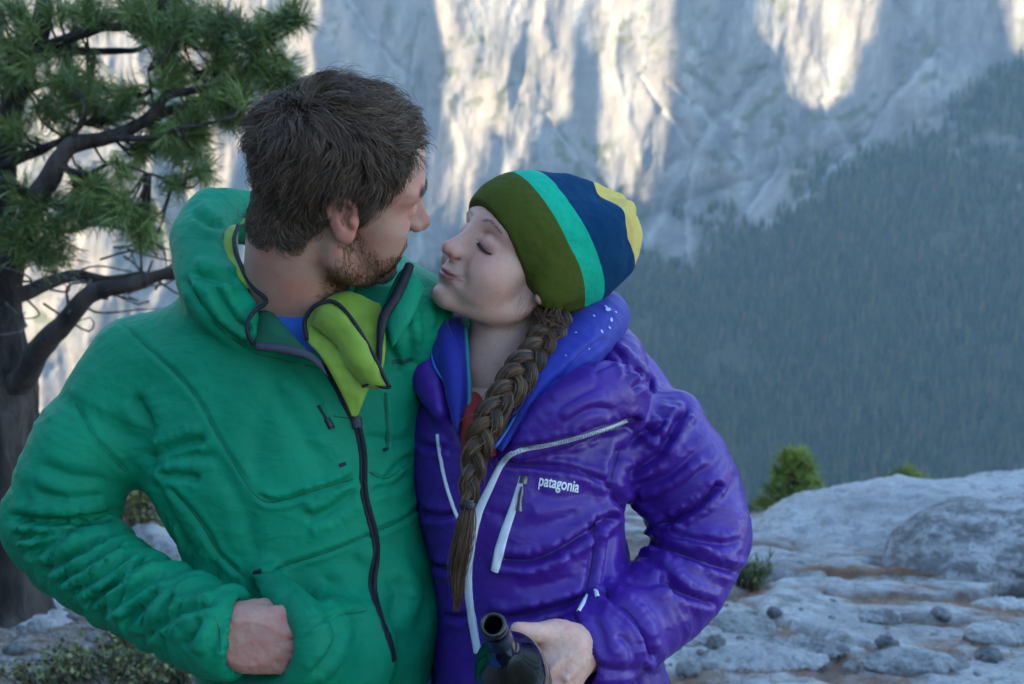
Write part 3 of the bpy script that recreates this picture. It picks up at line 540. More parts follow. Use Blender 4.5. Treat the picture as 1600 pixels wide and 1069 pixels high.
def small_pine(px, py, d, hgt, wid, seed, label, nt=70):
    rg = np.random.default_rng(seed); b = pw(px, py, d); top = b + [0, 0, hgt]; root = empty('young_pine', b, label, 'tree'); l0 = b
    P = spline([b, b + [.03, 0, hgt * .5], top], 12); V, F = tube_vf(P, np.linspace(.05, .012, 12), 7); obj('trunk', mesh_np('trunk', V, F), bark_mat('young_bark', (.06, .05, .045), (.14, .12, .10)), root)
    nm = needle_mat('yellow_green_needles', (.10, .15, .016), (.20, .26, .030), (.32, .37, .05)); ms = []
    for k in range(4):
        me = mesh_np('needle_tuft', *needle_tuft(90 + k + seed, 46, .12, .0030, 1.2), smooth=False); me.materials.append(nm); ms.append(me)
    for k in range(nt):
        t = rg.uniform(.12, 1) ** .8; a = P[int(t * 11)]; rad = wid * (1 - t) ** .7 * rg.uniform(.25, 1.0) + .04; th = rg.uniform(0, 2 * np.pi); e = a + [rad * np.cos(th), rad * np.sin(th), .25 * rad + rg.uniform(-.05, .12)]; V, F = tube_vf(spline([a, (a + e) / 2 - [0, 0, .05], e], 6), np.linspace(.012, .004, 6), 5); obj('branch', mesh_np('branch', V, F), nm if False else root.children[0].data.materials[0], root); place(ms[k % 4], e, unit((e - a) + [0, 0, .3]), rg.uniform(.8, 1.35), root, 'needle_tuft', l0)
small_pine(1236, 860, 11.5, .98, .62, 3, 'small bright green pine rising behind the pale granite dome', 110)
small_pine(1418, 790, 12.5, .30, .34, 5, 'tip of a green pine just showing over the crest of the granite dome', 40)
small_pine(247, 866, 9.0, .95, .30, 7, 'small yellowish pine with a thin trunk in the gap under the green arm', 60)
def leafy(name, pos, n, rad, hgt, leaf, cols, label, cat, seed, blades=False):
    rg = np.random.default_rng(seed); root = empty(name, pos, label, cat); st = []; lv = []
    for k in range(n):
        th = rg.uniform(0, 2 * np.pi); r = rad * math.sqrt(rg.random()); a = np.array([pos[0] + r * .4 * np.cos(th), pos[1] + r * .4 * np.sin(th), 0]); a[2] = gz(a[0], a[1]); e = np.array([pos[0] + r * np.cos(th), pos[1] + r * np.sin(th), 0]); e[2] = gz(e[0], e[1]) + hgt * rg.uniform(.4, 1); P = spline([a, (a + e) / 2 + [0, 0, .03] + rg.normal(0, .012, 3), e], 8); st.append(tube_vf(P, np.linspace(.0028, .0012, 8), 5))
        for q in range(9 if not blades else 5):
            c = P[int(rg.uniform(.3, 1) * 7)] + rg.normal(0, .012, 3); d = unit(rg.normal(0, 1, 3) + [0, 0, .7 + .8 * blades]); L = leaf * rg.uniform(.6, 1.25); s = unit(np.cross(d, rg.normal(0, 1, 3))) * L * (.36 if not blades else .06); nn = np.cross(d, s); lv.append((np.array([c, c + d * L * .45 + s, c + d * L, c + d * L * .45 - s, c + d * L * .5 + unit(nn) * L * .08]), [np.array([[0, 1, 4], [1, 2, 4], [2, 3, 4], [3, 0, 4]])]))
    obj('stem', mesh_np('stem', *merge(st)), bark_mat(name + '_stem', (.07, .04, .03), (.15, .10, .08), 30), root); V, F = merge(lv); me = mesh_np('leaves', V, F, False); attr(me, 'tint', np.repeat(rg.random(len(lv)), 5)); m = mat(name + '_leaf', rough=.55); t = NT(m); t.color(t.ramp(t.attr('tint'), cols)); o = obj('leaves', me, m, root); o['kind'] = 'stuff'
GR = [(0, (.05, .075, .022)), (.5, (.10, .135, .040)), (.8, (.17, .19, .065)), (1, (.30, .23, .07))]
for q, (px, py, d, n, r, h, lb) in enumerate([(165, 1062, 3.05, 80, .26, .10, 'low leafy shrub at the bottom left below the green forearm'), (275, 1066, 3.0, 80, .24, .11, 'green leafy shrub under the green cuff at the bottom edge'), (70, 1068, 3.0, 36, .18, .07, 'sparse low shrub in the bottom left corner'), (205, 1010, 3.6, 30, .16, .08, 'small sparse shrub among the stones under the forearm'), (222, 838, 8.4, 70, .42, .60, 'olive bush in the gap under the green arm')]):
    p = on_ledge(px, py); leafy('shrub', p, n, r, h,   .022 if d < 6 else .055, GR if d < 6 else [(0, (.07, .085, .022)), (.5, (.15, .16, .04)), (1, (.30, .27, .08))], lb, 'shrub', 70 + q)
p = on_ledge(1168, 922); leafy('herb', p, 70, .13, .13, .07, [(0, (.06, .09, .03)), (.6, (.13, .18, .06)), (1, (.26, .22, .10))], 'tuft of green herb growing in the crack beside the purple sleeve', 'plant', 90, True)
# ---------------------------------------------------------------- people: heads
def fit_pose(local, px, depth, yaw0, scale=1.0, w=None):
    """head pose (rotation, place) that shows the local landmarks at the given pixels; camera frame"""
    Lc = np.asarray(local, float) * scale; px = np.asarray(px, float); w = np.ones(len(px)) if w is None else np.asarray(w, float)
    def rot(r):
        th = np.linalg.norm(r) + 1e-12; k = r / th; K = np.array([[0, -k[2], k[1]], [k[2], 0, -k[0]], [-k[1], k[0], 0]])
        return np.eye(3) + math.sin(th) * K + (1 - math.cos(th)) * K @ K
    # start: forward along yaw0 in the (right, depth) plane, up = camera up
    f = np.array([math.cos(yaw0), 0, math.sin(yaw0)]); u = np.array([0, 1., 0]); l = np.cross(u, f) * -1      # camera frame is left-handed (right, up, depth)
    B = np.stack([f, l, u], 1)
    x = np.zeros(6); x[3:] = pc(*px.mean(0), depth)
    def res(x):
        C = Lc @ (rot(x[:3]) @ B).T + x[3:]; a, b = c2px(C); return np.concatenate([(a - px[:, 0]) * w, (b - px[:, 1]) * w, [(x[5] - depth) * 400]])
    for _ in range(60):
        r = res(x); J = np.stack([(res(x + 1e-5 * e) - r) / 1e-5 for e in np.eye(6)], 1); dx = np.linalg.lstsq(J.T @ J + 1e-2 * np.eye(6), -J.T @ r, rcond=None)[0]
        x = x + np.clip(dx, -.3, .3)
    r = res(x); return rot(x[:3]) @ B, x[3:], r
def sculpt_head(male, neck_local, h=.0015):
    """face, ears and neck in the head's frame (forward, left, up), origin between the ear canals"""
    lo = np.array([-.15, -.125, -.125]); hi = np.array([.135, .125, .15])
    nl = np.asarray(neck_local[0]); nr = np.asarray(neck_local[1]); lo = np.minimum(lo, (nl - nr[:, None] - .01).min(0)); hi = np.maximum(hi, (nl + nr[:, None]).max(0))
    v = Vol(lo, hi, h); S = (-1, 1); g = 1.0 if male else 0.0
    v.ell((-.010 + .002 * g, 0, .050 - .004 * g), (.094 - .004 * g, .074, .080 - .006 * g), .01)
    v.ell((.034, 0, .048), (.0515, .060, .050), .03)
    v.ell((.040, 0, -.004), (.047, .056, .058), .03)
    v.chain(nl, nr, .02, n=10)
    v.ell((.034, 0, -.058), (.050, .043, .034), .025)
    for s in S:
        v.ell((.052, s * .041, -.014), (.026, .021, .020), .022)
        v.ell((.048, s * .030, -.046), (.034, .028, .036), .022)
        v.chain([(-.004, s * .056, -.022), (.004, s * (.051 + .005 * g), -.053 - .006 * g), (.048, s * (.026 + .003 * g), -.084 - .003 * g), (.075, s * .008, -.090)], [.012, .012 + .003 * g, .012, .011], .016, n=9)
        v.ell((.066, s * .028, .034), (.0185, .028, .009), .020)                      # brow
    v.ell((.066, 0, -.050), (.030, .031, .032), .018)                                            # muzzle
    v.ell((.0795 + .002 * g, 0, -.0850), (.0115, .0135 + .005 * g, .0115), .018)                  # chin
    for s in S:
        v.ell((.1015 - .0 * g, s * .0325, .0130), (.0185, .0165, .0120), .016, 's')                        # socket
        v.ell((.0785, s * .009, .014), (.012, .006, .016), .010)
        v.ell((.0710, s * .0325, .0110), (.0152, .0185, .0138), .0035)                           # lid over the eye
    if not male:
        for s in S: v.ell((.058, s * .038, -.030), (.024, .020, .018), .02)
    # nose
    v.chain([(.082 + .002 * g, 0, .028), (.0875 + .003 * g, 0, .016), (.0965 + .002 * g, 0, .000), (.1085 + .002 * g, 0, -.0175)], [.0100, .0070 + g * .0015, .0068 + .0017 * g, .0074 + .0023 * g], .010, n=10)
    v.ell((.1075 + .002 * g, 0, -.0195), (.0092, .0082 + .0026 * g, .0082 + .0006 * g), .006)
    v.chain([(.082, 0, .010), (.090, 0, -.016)], [.011, .0145], .012)
    for s in S: v.ell((.0975, s * (.0102 + .002 * g), -.0220), (.0112, .0056 + .001 * g, .0072), .006)
    v.chain([(.109, 0, -.0245), (.097, 0, -.0285)], [.0048, .005], .005)
    for s in S: v.chain([(.1055, s * .0066, -.0295), (.0955, s * .0082, -.0262)], [.0030, .0034], .003, 's')
    # lips
    cz = -.0495 if not male else -.0535
    for s in S:
        mw = .0270 if male else .0330; v.chain([(.0765, s * mw, cz + .001), (.0880, s * .0170, -.0512), (.0938, s * .005, -.0492), (.0938, 0, -.0502)], [.0020, .0032, .0038, .0036], .006, n=9)
        v.chain([(.0760, s * (mw - .002), cz), (.0870, s * .0160, -.0565), (.0918, 0, -.0590)], [.0020, .0036, .0044], .006, n=8)
    mw += .0015; gy = np.linspace(-mw, mw, 33); gro = v.on([(y, -.0540 + (cz + .0540) * (abs(y) / mw) ** 1.6 + .0006 * math.cos(y / mw * 9) + (0 if male else .0042) * (abs(y) / mw) ** 2.5) for y in gy], -.0008)
    v.chain(gro, np.interp(np.abs(gy), [0, .02, mw], [.0020, .0019, .0017]), .0022, 's')
    v.ell((.1000, 0, -.0710), (.0085, .020, .0045), .012, 's')
    v.ell((.1065, 0, -.0385), (.0085, .0030, .0075), .006, 's')                                   # philtrum
    for s in S:
        q = v.on([(s * .020, -.027), (s * .028, -.036), (s * .0335, -.046), (s * .0345, -.054)], .0005); v.chain(np.array(q) + [.0022 if not male else .0012, 0, 0], [.0006, .0010, .0010, .0004], .016, 's', n=8)
    lid = {}
    for s in S:
        yz = [(s * .0175, .0085), (s * .0225, .0058), (s * .0300, .0028), (s * .0380, .0006), (s * .0445, .0002), (s * .0490, .0014)]
        lid[s] = np.array(v.on(spline(yz, 16), 0)); v.chain(lid[s] - [.0003, 0, 0], np.full(16, .0010), .0022, 's')
        b = v.on(spline([(s * .0205, .0185), (s * .0300, .0225), (s * .0400, .0200), (s * .0450, .0160)], 12), .0002); v.chain(b, np.full(12, .0010), .0035, 's')
    # ears
    for s in S:
        ca, sa = math.cos(R(-14)), math.sin(R(-14)); o = np.array([-.007, s * .0775, .004])
        M = np.array([[ca, 0, -sa], [0, 1, 0], [sa, 0, ca]]); sp = math.radians(20 if male else 12) * s; es = .88 if male else .92; A = M @ np.array([[math.cos(sp), math.sin(sp), 0], [-math.sin(sp), math.cos(sp), 0], [0, 0, 1]])
        q = lambda p: o + es * np.array([p[0] * 1.08, s * p[1], p[2] * .90]) @ A
        v.ell(o, np.array((.0180, .0060, .0250)) * es, .006, M=A)
        hel = [q(p) for p in [(.008, .004, .002), (.0125, .003, .016), (.006, .003, .0285), (-.006, .003, .0300), (-.0155, .003, .021), (-.0165, .002, .006), (-.011, .001, -.010), (-.004, .001, -.022)]]
        v.ell(q((.001, .0075, -.001)), (.0095, .0055, .0145), .004, 's', M=A); v.ell(q((-.003, .0065, .014)), (.0085, .0040, .0080), .004, 's', M=A)
        v.chain(hel, [.0032, .0034, .0036, .0038, .0040, .0040, .0042, .0052], .003, n=22)
        v.chain([q((-.007, .004, .013)), q((-.0085, .004, .002)), q((-.004, .004, -.011))], [.0025, .0032, .0032], .004, n=8)
        v.ell(q((.0000, .001, -.0245)), (.0105, .0056, .0095), .006, M=A); v.ell(q((.0105, .003, -.003)), (.0042, .0040, .0062), .004, M=A)
    V, F = v.mesh(); V = relax(V, F, 2, .45); M = np.stack([lip_mask(V), np.exp(-(poly_dist(V, gro[1:-1])[0] / .0019) ** 2) * (V[:, 0] > .06), np.clip(1 - np.linalg.norm(V - [.112, 0, -.022], axis=1) / .03, 0, 1)], 0)
    if not male: V[:, 2] -= np.minimum(V[:, 2] + .030, 0) * .15 * sstep(-.02, .05, V[:, 0])
    return V, F, lid, M
def lip_mask(V):
    x, y, z = V.T; ay = np.abs(y)
    up = np.interp(ay, [0, .005, .0170, .0330], [-.0480, -.0468, -.0492, -.0500]); lowr = np.interp(ay, [0, .0170, .0330], [-.0620, -.0592, -.0515])
    return sstep(up + .0012, up - .0010, z) * sstep(lowr - .0012, lowr + .0012, z) * sstep(.0340, .028, ay) * (x > .070)
WOMAN_LM = [((.1185, 0, -.0195), (695.4, 383.3), 2), ((.0925, 0, .0170), (742, 355), 3), ((.100, 0, -.0310), (702, 401), 1.5), ((.099, 0, -.0502), (693, 413), 1.5), ((.083, .0265, -.0466), (732, 440), 1),
            ((.0935, 0, -.0772), (671.5, 452), 1.5), ((.079, 0, -.0900), (688, 475), 1), ((.0725, .0460, .0095), (780, 393), 1), ((.083, .0200, .0085), (757, 380), 1), ((-.002, .074, -.031), (834, 487), 1.2), ((.0965, .0175, -.023), (728, 399), 1),
            ((.0835, -.030, .0075), (734, 361), 2), ((.0835, -.026, .036), (739, 337), 2), ((.0865, 0, .060), (746, 325), 2), ((.082, .030, .036), (772, 355), 1)]
MAN_LM = [((.1205, 0, -.0195), (668, 343), 2), ((.0935, 0, .0170), (661, 308), 1.2), ((.100, 0, -.0310), (646, 357), 1.2), ((.0965, 0, -.0855), (609, 437), 1.2), ((-.007, -.0835, .004), (536, 354), 1.2), ((-.002, -.078, -.031), (534, 388), 1.2),
          ((.0880, 0, .060), (665, 236), 1.2), ((.0725, -.0460, .0095), (634, 330), .8)]
def pose_of(LM, depth, yaw0, sc): return fit_pose([a for a, b, c in LM], [b for a, b, c in LM], depth, yaw0, sc, [c for a, b, c in LM])
# ---------------------------------------------------------------- people: clothes helpers (camera frame: right, up, depth)
def px_secs(rows):
    """sections given as (y px, centre px, half-width px, depth, half-depth m)"""
    out = []
    for y, cx, hw, d, hz in rows:
        c = pc(cx, y, d); out.append((c[1], c[0], d, hw / FPX * d, hz))
    return out
def px_chain(rows): return [pc(a, b, d) for a, b, d, r in rows], [r for a, b, d, r in rows]
def creases(V, F, strokes):
    """press folds, seams and puffs into the cloth: (polyline px, half width px, depth mm, puff mm)"""
    N = vnormals(V, F); x, y = c2px(V); view = unit(V); face = sstep(.02, .35, -(N * view).sum(1)); disp = np.zeros(len(V)); P = np.stack([x, y], -1)
    for st in strokes:
        pts, w, dep, puff = st[:4]; S = spline(pts, max(12, 6 * len(pts))); m = 5 * w
        i = np.nonzero((x > S[:, 0].min() - m) & (x < S[:, 0].max() + m) & (y > S[:, 1].min() - m) & (y < S[:, 1].max() + m) & (face > 0))[0]
        if not len(i): continue
        d, t = poly_dist(P[i], S); e = sstep(0, .14, t) * sstep(1, .86, t) if len(st) < 5 else 1.0
        ln = np.linalg.norm(np.diff(S, axis=0), axis=1).sum(); pk = 1 + .55 * fbm(np.stack([t * ln / 11, t * 0 + len(pts), d / 40], -1), 2, 5) * (puff > 2)
        puff_ = puff * pk; dep_ = dep * (1 + .25 * (pk - 1))
        disp[i] += face[i] * e * (-dep_ * np.exp(-(d / w) ** 2) + puff_ * np.exp(-((d - 2.4 * w) / (1.5 * w)) ** 2)) * 1e-3
    return V + N * disp[:, None]
def arm_folds(V, F, axis, amp, wl, reach, seed, skew=.6):
    """soft rings of folds round a sleeve"""
    N = vnormals(V, F); S = spline(axis, 40); d, t = poly_dist(V, S); L = np.linalg.norm(np.diff(S, axis=0), axis=1).sum(); q = np.stack([t * L / wl, (V[:, 1] + V[:, 0] * skew) * 6, V[:, 2] * 6], -1)
    n = fbm(q, 3, seed, ridge=True) - .6; return V + N * (n * amp * sstep(reach, reach * .7, d) * sstep(0, .1, t))[:, None]
def bvh_of(Vw, F): return bvhtree.BVHTree.FromPolygons([tuple(v) for v in Vw], [tuple(f) for f in F.tolist()])

def cast(bv, px, py, near=None):
    p = pw(px, py, 1.0); d = Vector(tuple(p - CO)).normalized(); h = bv.ray_cast(EYE, d); return (np.array(h[0]), np.array(h[1])) if h[0] is not None else (None, None)
def drape(bv, pts, width, thick=.0015, lift=.0, n=40, prof=5, taper=None):
    """a strip laid on a surface along a line; width in metres"""
    S = spline(pts, n); H = []
    for a, b in S:
        p, q = cast(bv, a, b)
        if p is not None: H.append((p, q if q @ (CO - p) > 0 else -q))
    P = np.array([h[0] for h in H]); N = np.array([h[1] for h in H])
    k = np.array([.25, .5, .25])
    for _ in range(3):
        for A in (P, N): A[1:-1] = sum(k[j] * A[j:len(A) - 2 + j] for j in range(3))
    N = unit(N); T = unit(np.gradient(P, axis=0)); Sd = unit(np.cross(T, N)); a = np.linspace(-1, 1, prof); w = np.full(len(P), width) if taper is None else width * np.interp(np.linspace(0, 1, len(P)), *taper)
    up = np.sqrt(np.clip(1 - .85 * a ** 2, 0, 1)) * thick + lift
    top = P[:, None] + Sd[:, None] * (a[None, :, None] * w[:, None, None] / 2) + N[:, None] * up[None, :, None]
    bot = P[:, None] + Sd[:, None] * (a[None, ::-1, None] * w[:, None, None] / 2) - N[:, None] * .002
    G = np.concatenate([top, bot], 1); return G.reshape(-1, 3), [grid_faces(len(P), 2 * prof, True)]
def sheet(rows, nu, nv, thick, bulge=0.0, seed=0, rough=0.0, ribs=None):
    """cloth panel through rows of (px, py, depth) points, given real thickness"""
    R_ = np.array([spline([pc(*p) for p in r], nv) for r in rows]); G = np.stack([spline(R_[:, j], nu) for j in range(nv)], 1)
    du = np.gradient(G, axis=0); dv = np.gradient(G, axis=1); N = unit(np.cross(du, dv)); N *= np.where((N * G).sum(-1, keepdims=True) > 0, -1, 1)
    u = np.linspace(0, 1, nu)[:, None]; v = np.linspace(0, 1, nv)[None]
    off = bulge * np.sin(np.pi * u) * np.sin(np.pi * v) + (rough * fbm(G * 28, 3, seed) if rough else 0) + (ribs[0] * np.sin(u * ribs[1] * 6.28 + 2 * np.sin(v * 5)) if ribs else 0)
    e = np.minimum(np.minimum(u, 1 - u), np.minimum(v, 1 - v)); th = thick * np.sqrt(np.clip(e / .08, 0, 1)) * .5 + .0004
    A = G + N * (off + th)[..., None]; B = G + N * (off - th)[..., None]; n = nu * nv; V = np.vstack([A.reshape(-1, 3), B.reshape(-1, 3)]); F = grid_faces(nu, nv)
    a = np.concatenate([np.arange(nv), np.arange(1, nu) * nv + nv - 1, (nu - 1) * nv + np.arange(nv - 2, -1, -1), np.arange(nu - 2, 0, -1) * nv]); b = np.roll(a, -1)
    return c2w(V), [F, F[:, ::-1] + n, np.stack([b, a, a + n, b + n], -1)]
def tube_px(pts, r, n=40, m=8):
    P = spline([pc(*p) for p in pts], n); rr = np.interp(np.linspace(0, 1, n), np.linspace(0, 1, len(r)), r) if hasattr(r, '__len__') else r
    return tube_vf(c2w(P), rr, m)
def seam_lines(bv, lines, m, parent, w=.0016):
    for pts in lines:
        V, F = drape(bv, pts, w, .0004, .0002, max(10, 8 * len(pts)), 3); obj('seam', mesh_np('seam', V, F), m, parent)
def text_on(bv, txt, px, py, size, angle, lift, name, m, parent, bold=.0, shear=0.0, sx=1.0):
    cu = bpy.data.curves.new('lettering', 'FONT'); cu.body = txt; cu.size = 1.0; cu.offset = bold; cu.shear = shear; cu.resolution_u = 4
    t = bpy.data.objects.new('lettering', cu); COL.objects.link(t); dg = bpy.context.evaluated_depsgraph_get(); me = bpy.data.meshes.new_from_object(t.evaluated_get(dg)); bpy.data.objects.remove(t)
    bm = __import__('bmesh').new(); bm.from_mesh(me); __import__('bmesh').ops.triangulate(bm, faces=bm.faces); __import__('bmesh').ops.subdivide_edges(bm, edges=bm.edges, cuts=1, use_grid_fill=False); __import__('bmesh').ops.triangulate(bm, faces=bm.faces); bm.to_mesh(me); bm.free()
    c, s = math.cos(R(angle)), math.sin(R(angle))
    for v in me.vertices:
        x, y = v.co.x * size * sx, v.co.y * size; p, q = cast(bv, px + x * c + y * s, py + x * s - y * c)
        if p is None: p, q = pw(px, py, 1.3), np.array([0, -1., 0])
        q = q if q @ (CO - p) > 0 else -q; v.co = tuple(p + q * lift)
    me.name = name; return obj(name, me, m, parent)
def hair_curves(name, strands, rad, m, parent, tip=.3):
    """strands (n, k, 3) in world space"""
    n, k = strands.shape[:2]; hc = bpy.data.hair_curves.new(name); hc.add_curves([k] * n)
    hc.position_data.foreach_set('vector', strands.reshape(-1).astype(np.float32)) if hasattr(hc, 'position_data') else hc.attributes['position'].data.foreach_set('vector', strands.reshape(-1).astype(np.float32))
    a = hc.attributes.get('radius') or hc.attributes.new('radius', 'FLOAT', 'POINT'); r = np.broadcast_to(np.asarray(rad), (n,))[:, None] * np.linspace(1, tip, k)[None]; a.data.foreach_set('value', r.ravel().astype(np.float32))
    o = bpy.data.objects.new(name, hc); COL.objects.link(o); hc.materials.append(m)
    if parent is not None:
        o.parent = parent; l = Vector((0, 0, 0)); q = parent
        while q is not None: l += q.location; q = q.parent
        o.location = -l
    return o
def cloth_mat(name, col, rough=.55, sheen=0.0, weave=900, bump=.15, var=.06, crinkle=0.0, coat=0.0, spec=.3):
    m = mat(name, col, rough); t = NT(m); co = t.coords(); n = t.noise(co, 9, 4, .6); c2 = tuple(min(1, c * (1 + 3 * var)) for c in col); c1 = tuple(c * (1 - 3 * var) for c in col)
    t.color(t.ramp(n, [(.3, c1), (.7, c2)])); b = t.noise(co, weave, 2); p = t.bump(b, bump, .0006)
    if crinkle: p = t.bump(t.noise(t.coords((1, 1, .5)), 55, 4, .55, .6), crinkle, .004, p); t.bump(t.noise(t.coords((.6, 1, 1.3), 'Object', (0, .5, .3)), 21, 3, .5, 1.2), crinkle * 1.3, .012, p)
    t.b.inputs['Specular IOR Level'].default_value = spec
    if sheen: t.b.inputs['Sheen Weight'].default_value = sheen
    if coat: t.b.inputs['Coat Weight'].default_value = coat; t.b.inputs['Coat Roughness'].default_value = .35
    return m
def skin_mat(name, base, red, lip, mottle=.25):
    m = mat(name, base, .48); t = NT(m); co = t.coords(); a = t.noise(co, 28, 5, .6); c = t.noise(co, 90, 3)
    k = t.mix(t.math('MULTIPLY', t.ramp(a, [(.42, (0, 0, 0)), (.68, (1, 1, 1))]), mottle), base, red); k = t.mix(t.math('MULTIPLY', t.attr('blush'), .55), k, red); k = t.mix(t.math('MULTIPLY', t.attr('lip'), .8), k, lip)
    k = t.mix(t.math('MULTIPLY', t.attr('mouth'), .9), k, (.07, .018, .022)); k = t.mix(t.attr('scalp'), k, (.02, .014, .010)); t.color(k); t.bump(c, .10, .002)
    b = t.b; b.inputs['Subsurface Weight'].default_value = .12; b.inputs['Subsurface Radius'].default_value = (.9, .35, .2); b.inputs['Subsurface Scale'].default_value = .012; b.inputs['Specular IOR Level'].default_value = .28; fr = t.noise(co, 260, 2); t.color(t.mix(t.math('MULTIPLY', t.ramp(fr, [(.60, (0, 0, 0)), (.70, (1, 1, 1))]), .22), k, tuple(.55 * q for q in red)))
    return m
def join_body(parts):
    """parts: (V, F, dict of vertex masks) -> one mesh"""
    V, F = merge([(v, f) for v, f, _ in parts]); me = mesh_np('body', V, F)
    for k in ('lip', 'mouth', 'blush', 'scalp'): attr(me, k, np.concatenate([np.asarray(a.get(k, np.zeros(len(v)))) for v, f, a in parts]))
    return me
def limbs(chains, h=.006, ells=()):
    """rough body under the clothes, in the camera frame"""
    lo = np.min([np.asarray(p) - np.asarray(r)[:, None] for p, r in chains], axis=1).min(0) - .02 if False else np.min([(np.asarray(p) - np.asarray(r)[:, None]).min(0) for p, r in chains], axis=0) - .02
    hi = np.max([(np.asarray(p) + np.asarray(r)[:, None]).max(0) for p, r in chains], axis=0) + .02; v = Vol(lo, hi, h)
    for p, r in chains: v.chain(p, r, .03)
    for c, r in ells: v.ell(c, r, .03)
    V, F = v.mesh(); return c2w(relax(V, F, 1)), F[:, ::-1]
# ---------------------------------------------------------------- the man
MS = 1.0
Bm, Tm, _ = pose_of(MAN_LM, 1.33, R(30), MS)
def from_head(B, T, s, V): return (np.asarray(V) * s) @ B.T + T
def to_head(B, T, s, p): return (np.asarray(p) - T) @ B / s
MAN = empty('person', (-.27, 1.43, 0), 'man in a green insulated jacket turned towards the woman, one hand in his pocket', 'person')
M_SKIN_M = skin_mat('skin_man', (.47, .275, .21), (.50, .16, .13), (.42, .17, .15), .6)
M_GREEN = cloth_mat('green_nylon', (.002, .215, .110), .62, 0, 700, .15, .05, .22, 0, .16)
M_GREEN_IN = cloth_mat('dark_green_lining', (.008, .10, .055), .7)
M_LIME = cloth_mat('lime_lining', (.20, .31, .028), .6, .2, 500, .2, .07)
M_DARK = cloth_mat('charcoal_binding', (.010, .012, .022), .6, 0, 900, .2)
M_GREYB = cloth_mat('grey_facing', (.05, .052, .072), .6, 0, 900, .2)
M_BLUE = cloth_mat('blue_cotton', (.02, .10, .42), .8, .2, 900, .25)
M_TEETH = mat('dark_zip_teeth', (.02, .02, .024), .35); _t = NT(M_TEETH); _t.bump(_t.n('TexWave', i_Scale=90.0, bands_direction='Z').outputs['Fac'], .8, .002)
M_BLACK = mat('black_plastic', (.012, .012, .016), .35)
def hand_parts(v, palm, knuckles, fingers, thumb, k=.007):
    for c, r in palm: v.ell(c, r, .012)
    for a, b, ra, rb in knuckles: v.cone(a, b, ra, rb, .008)
    for P, r in fingers: v.chain(P, r, .0045, n=14)
    v.chain(thumb[0], thumb[1], .010, n=14)
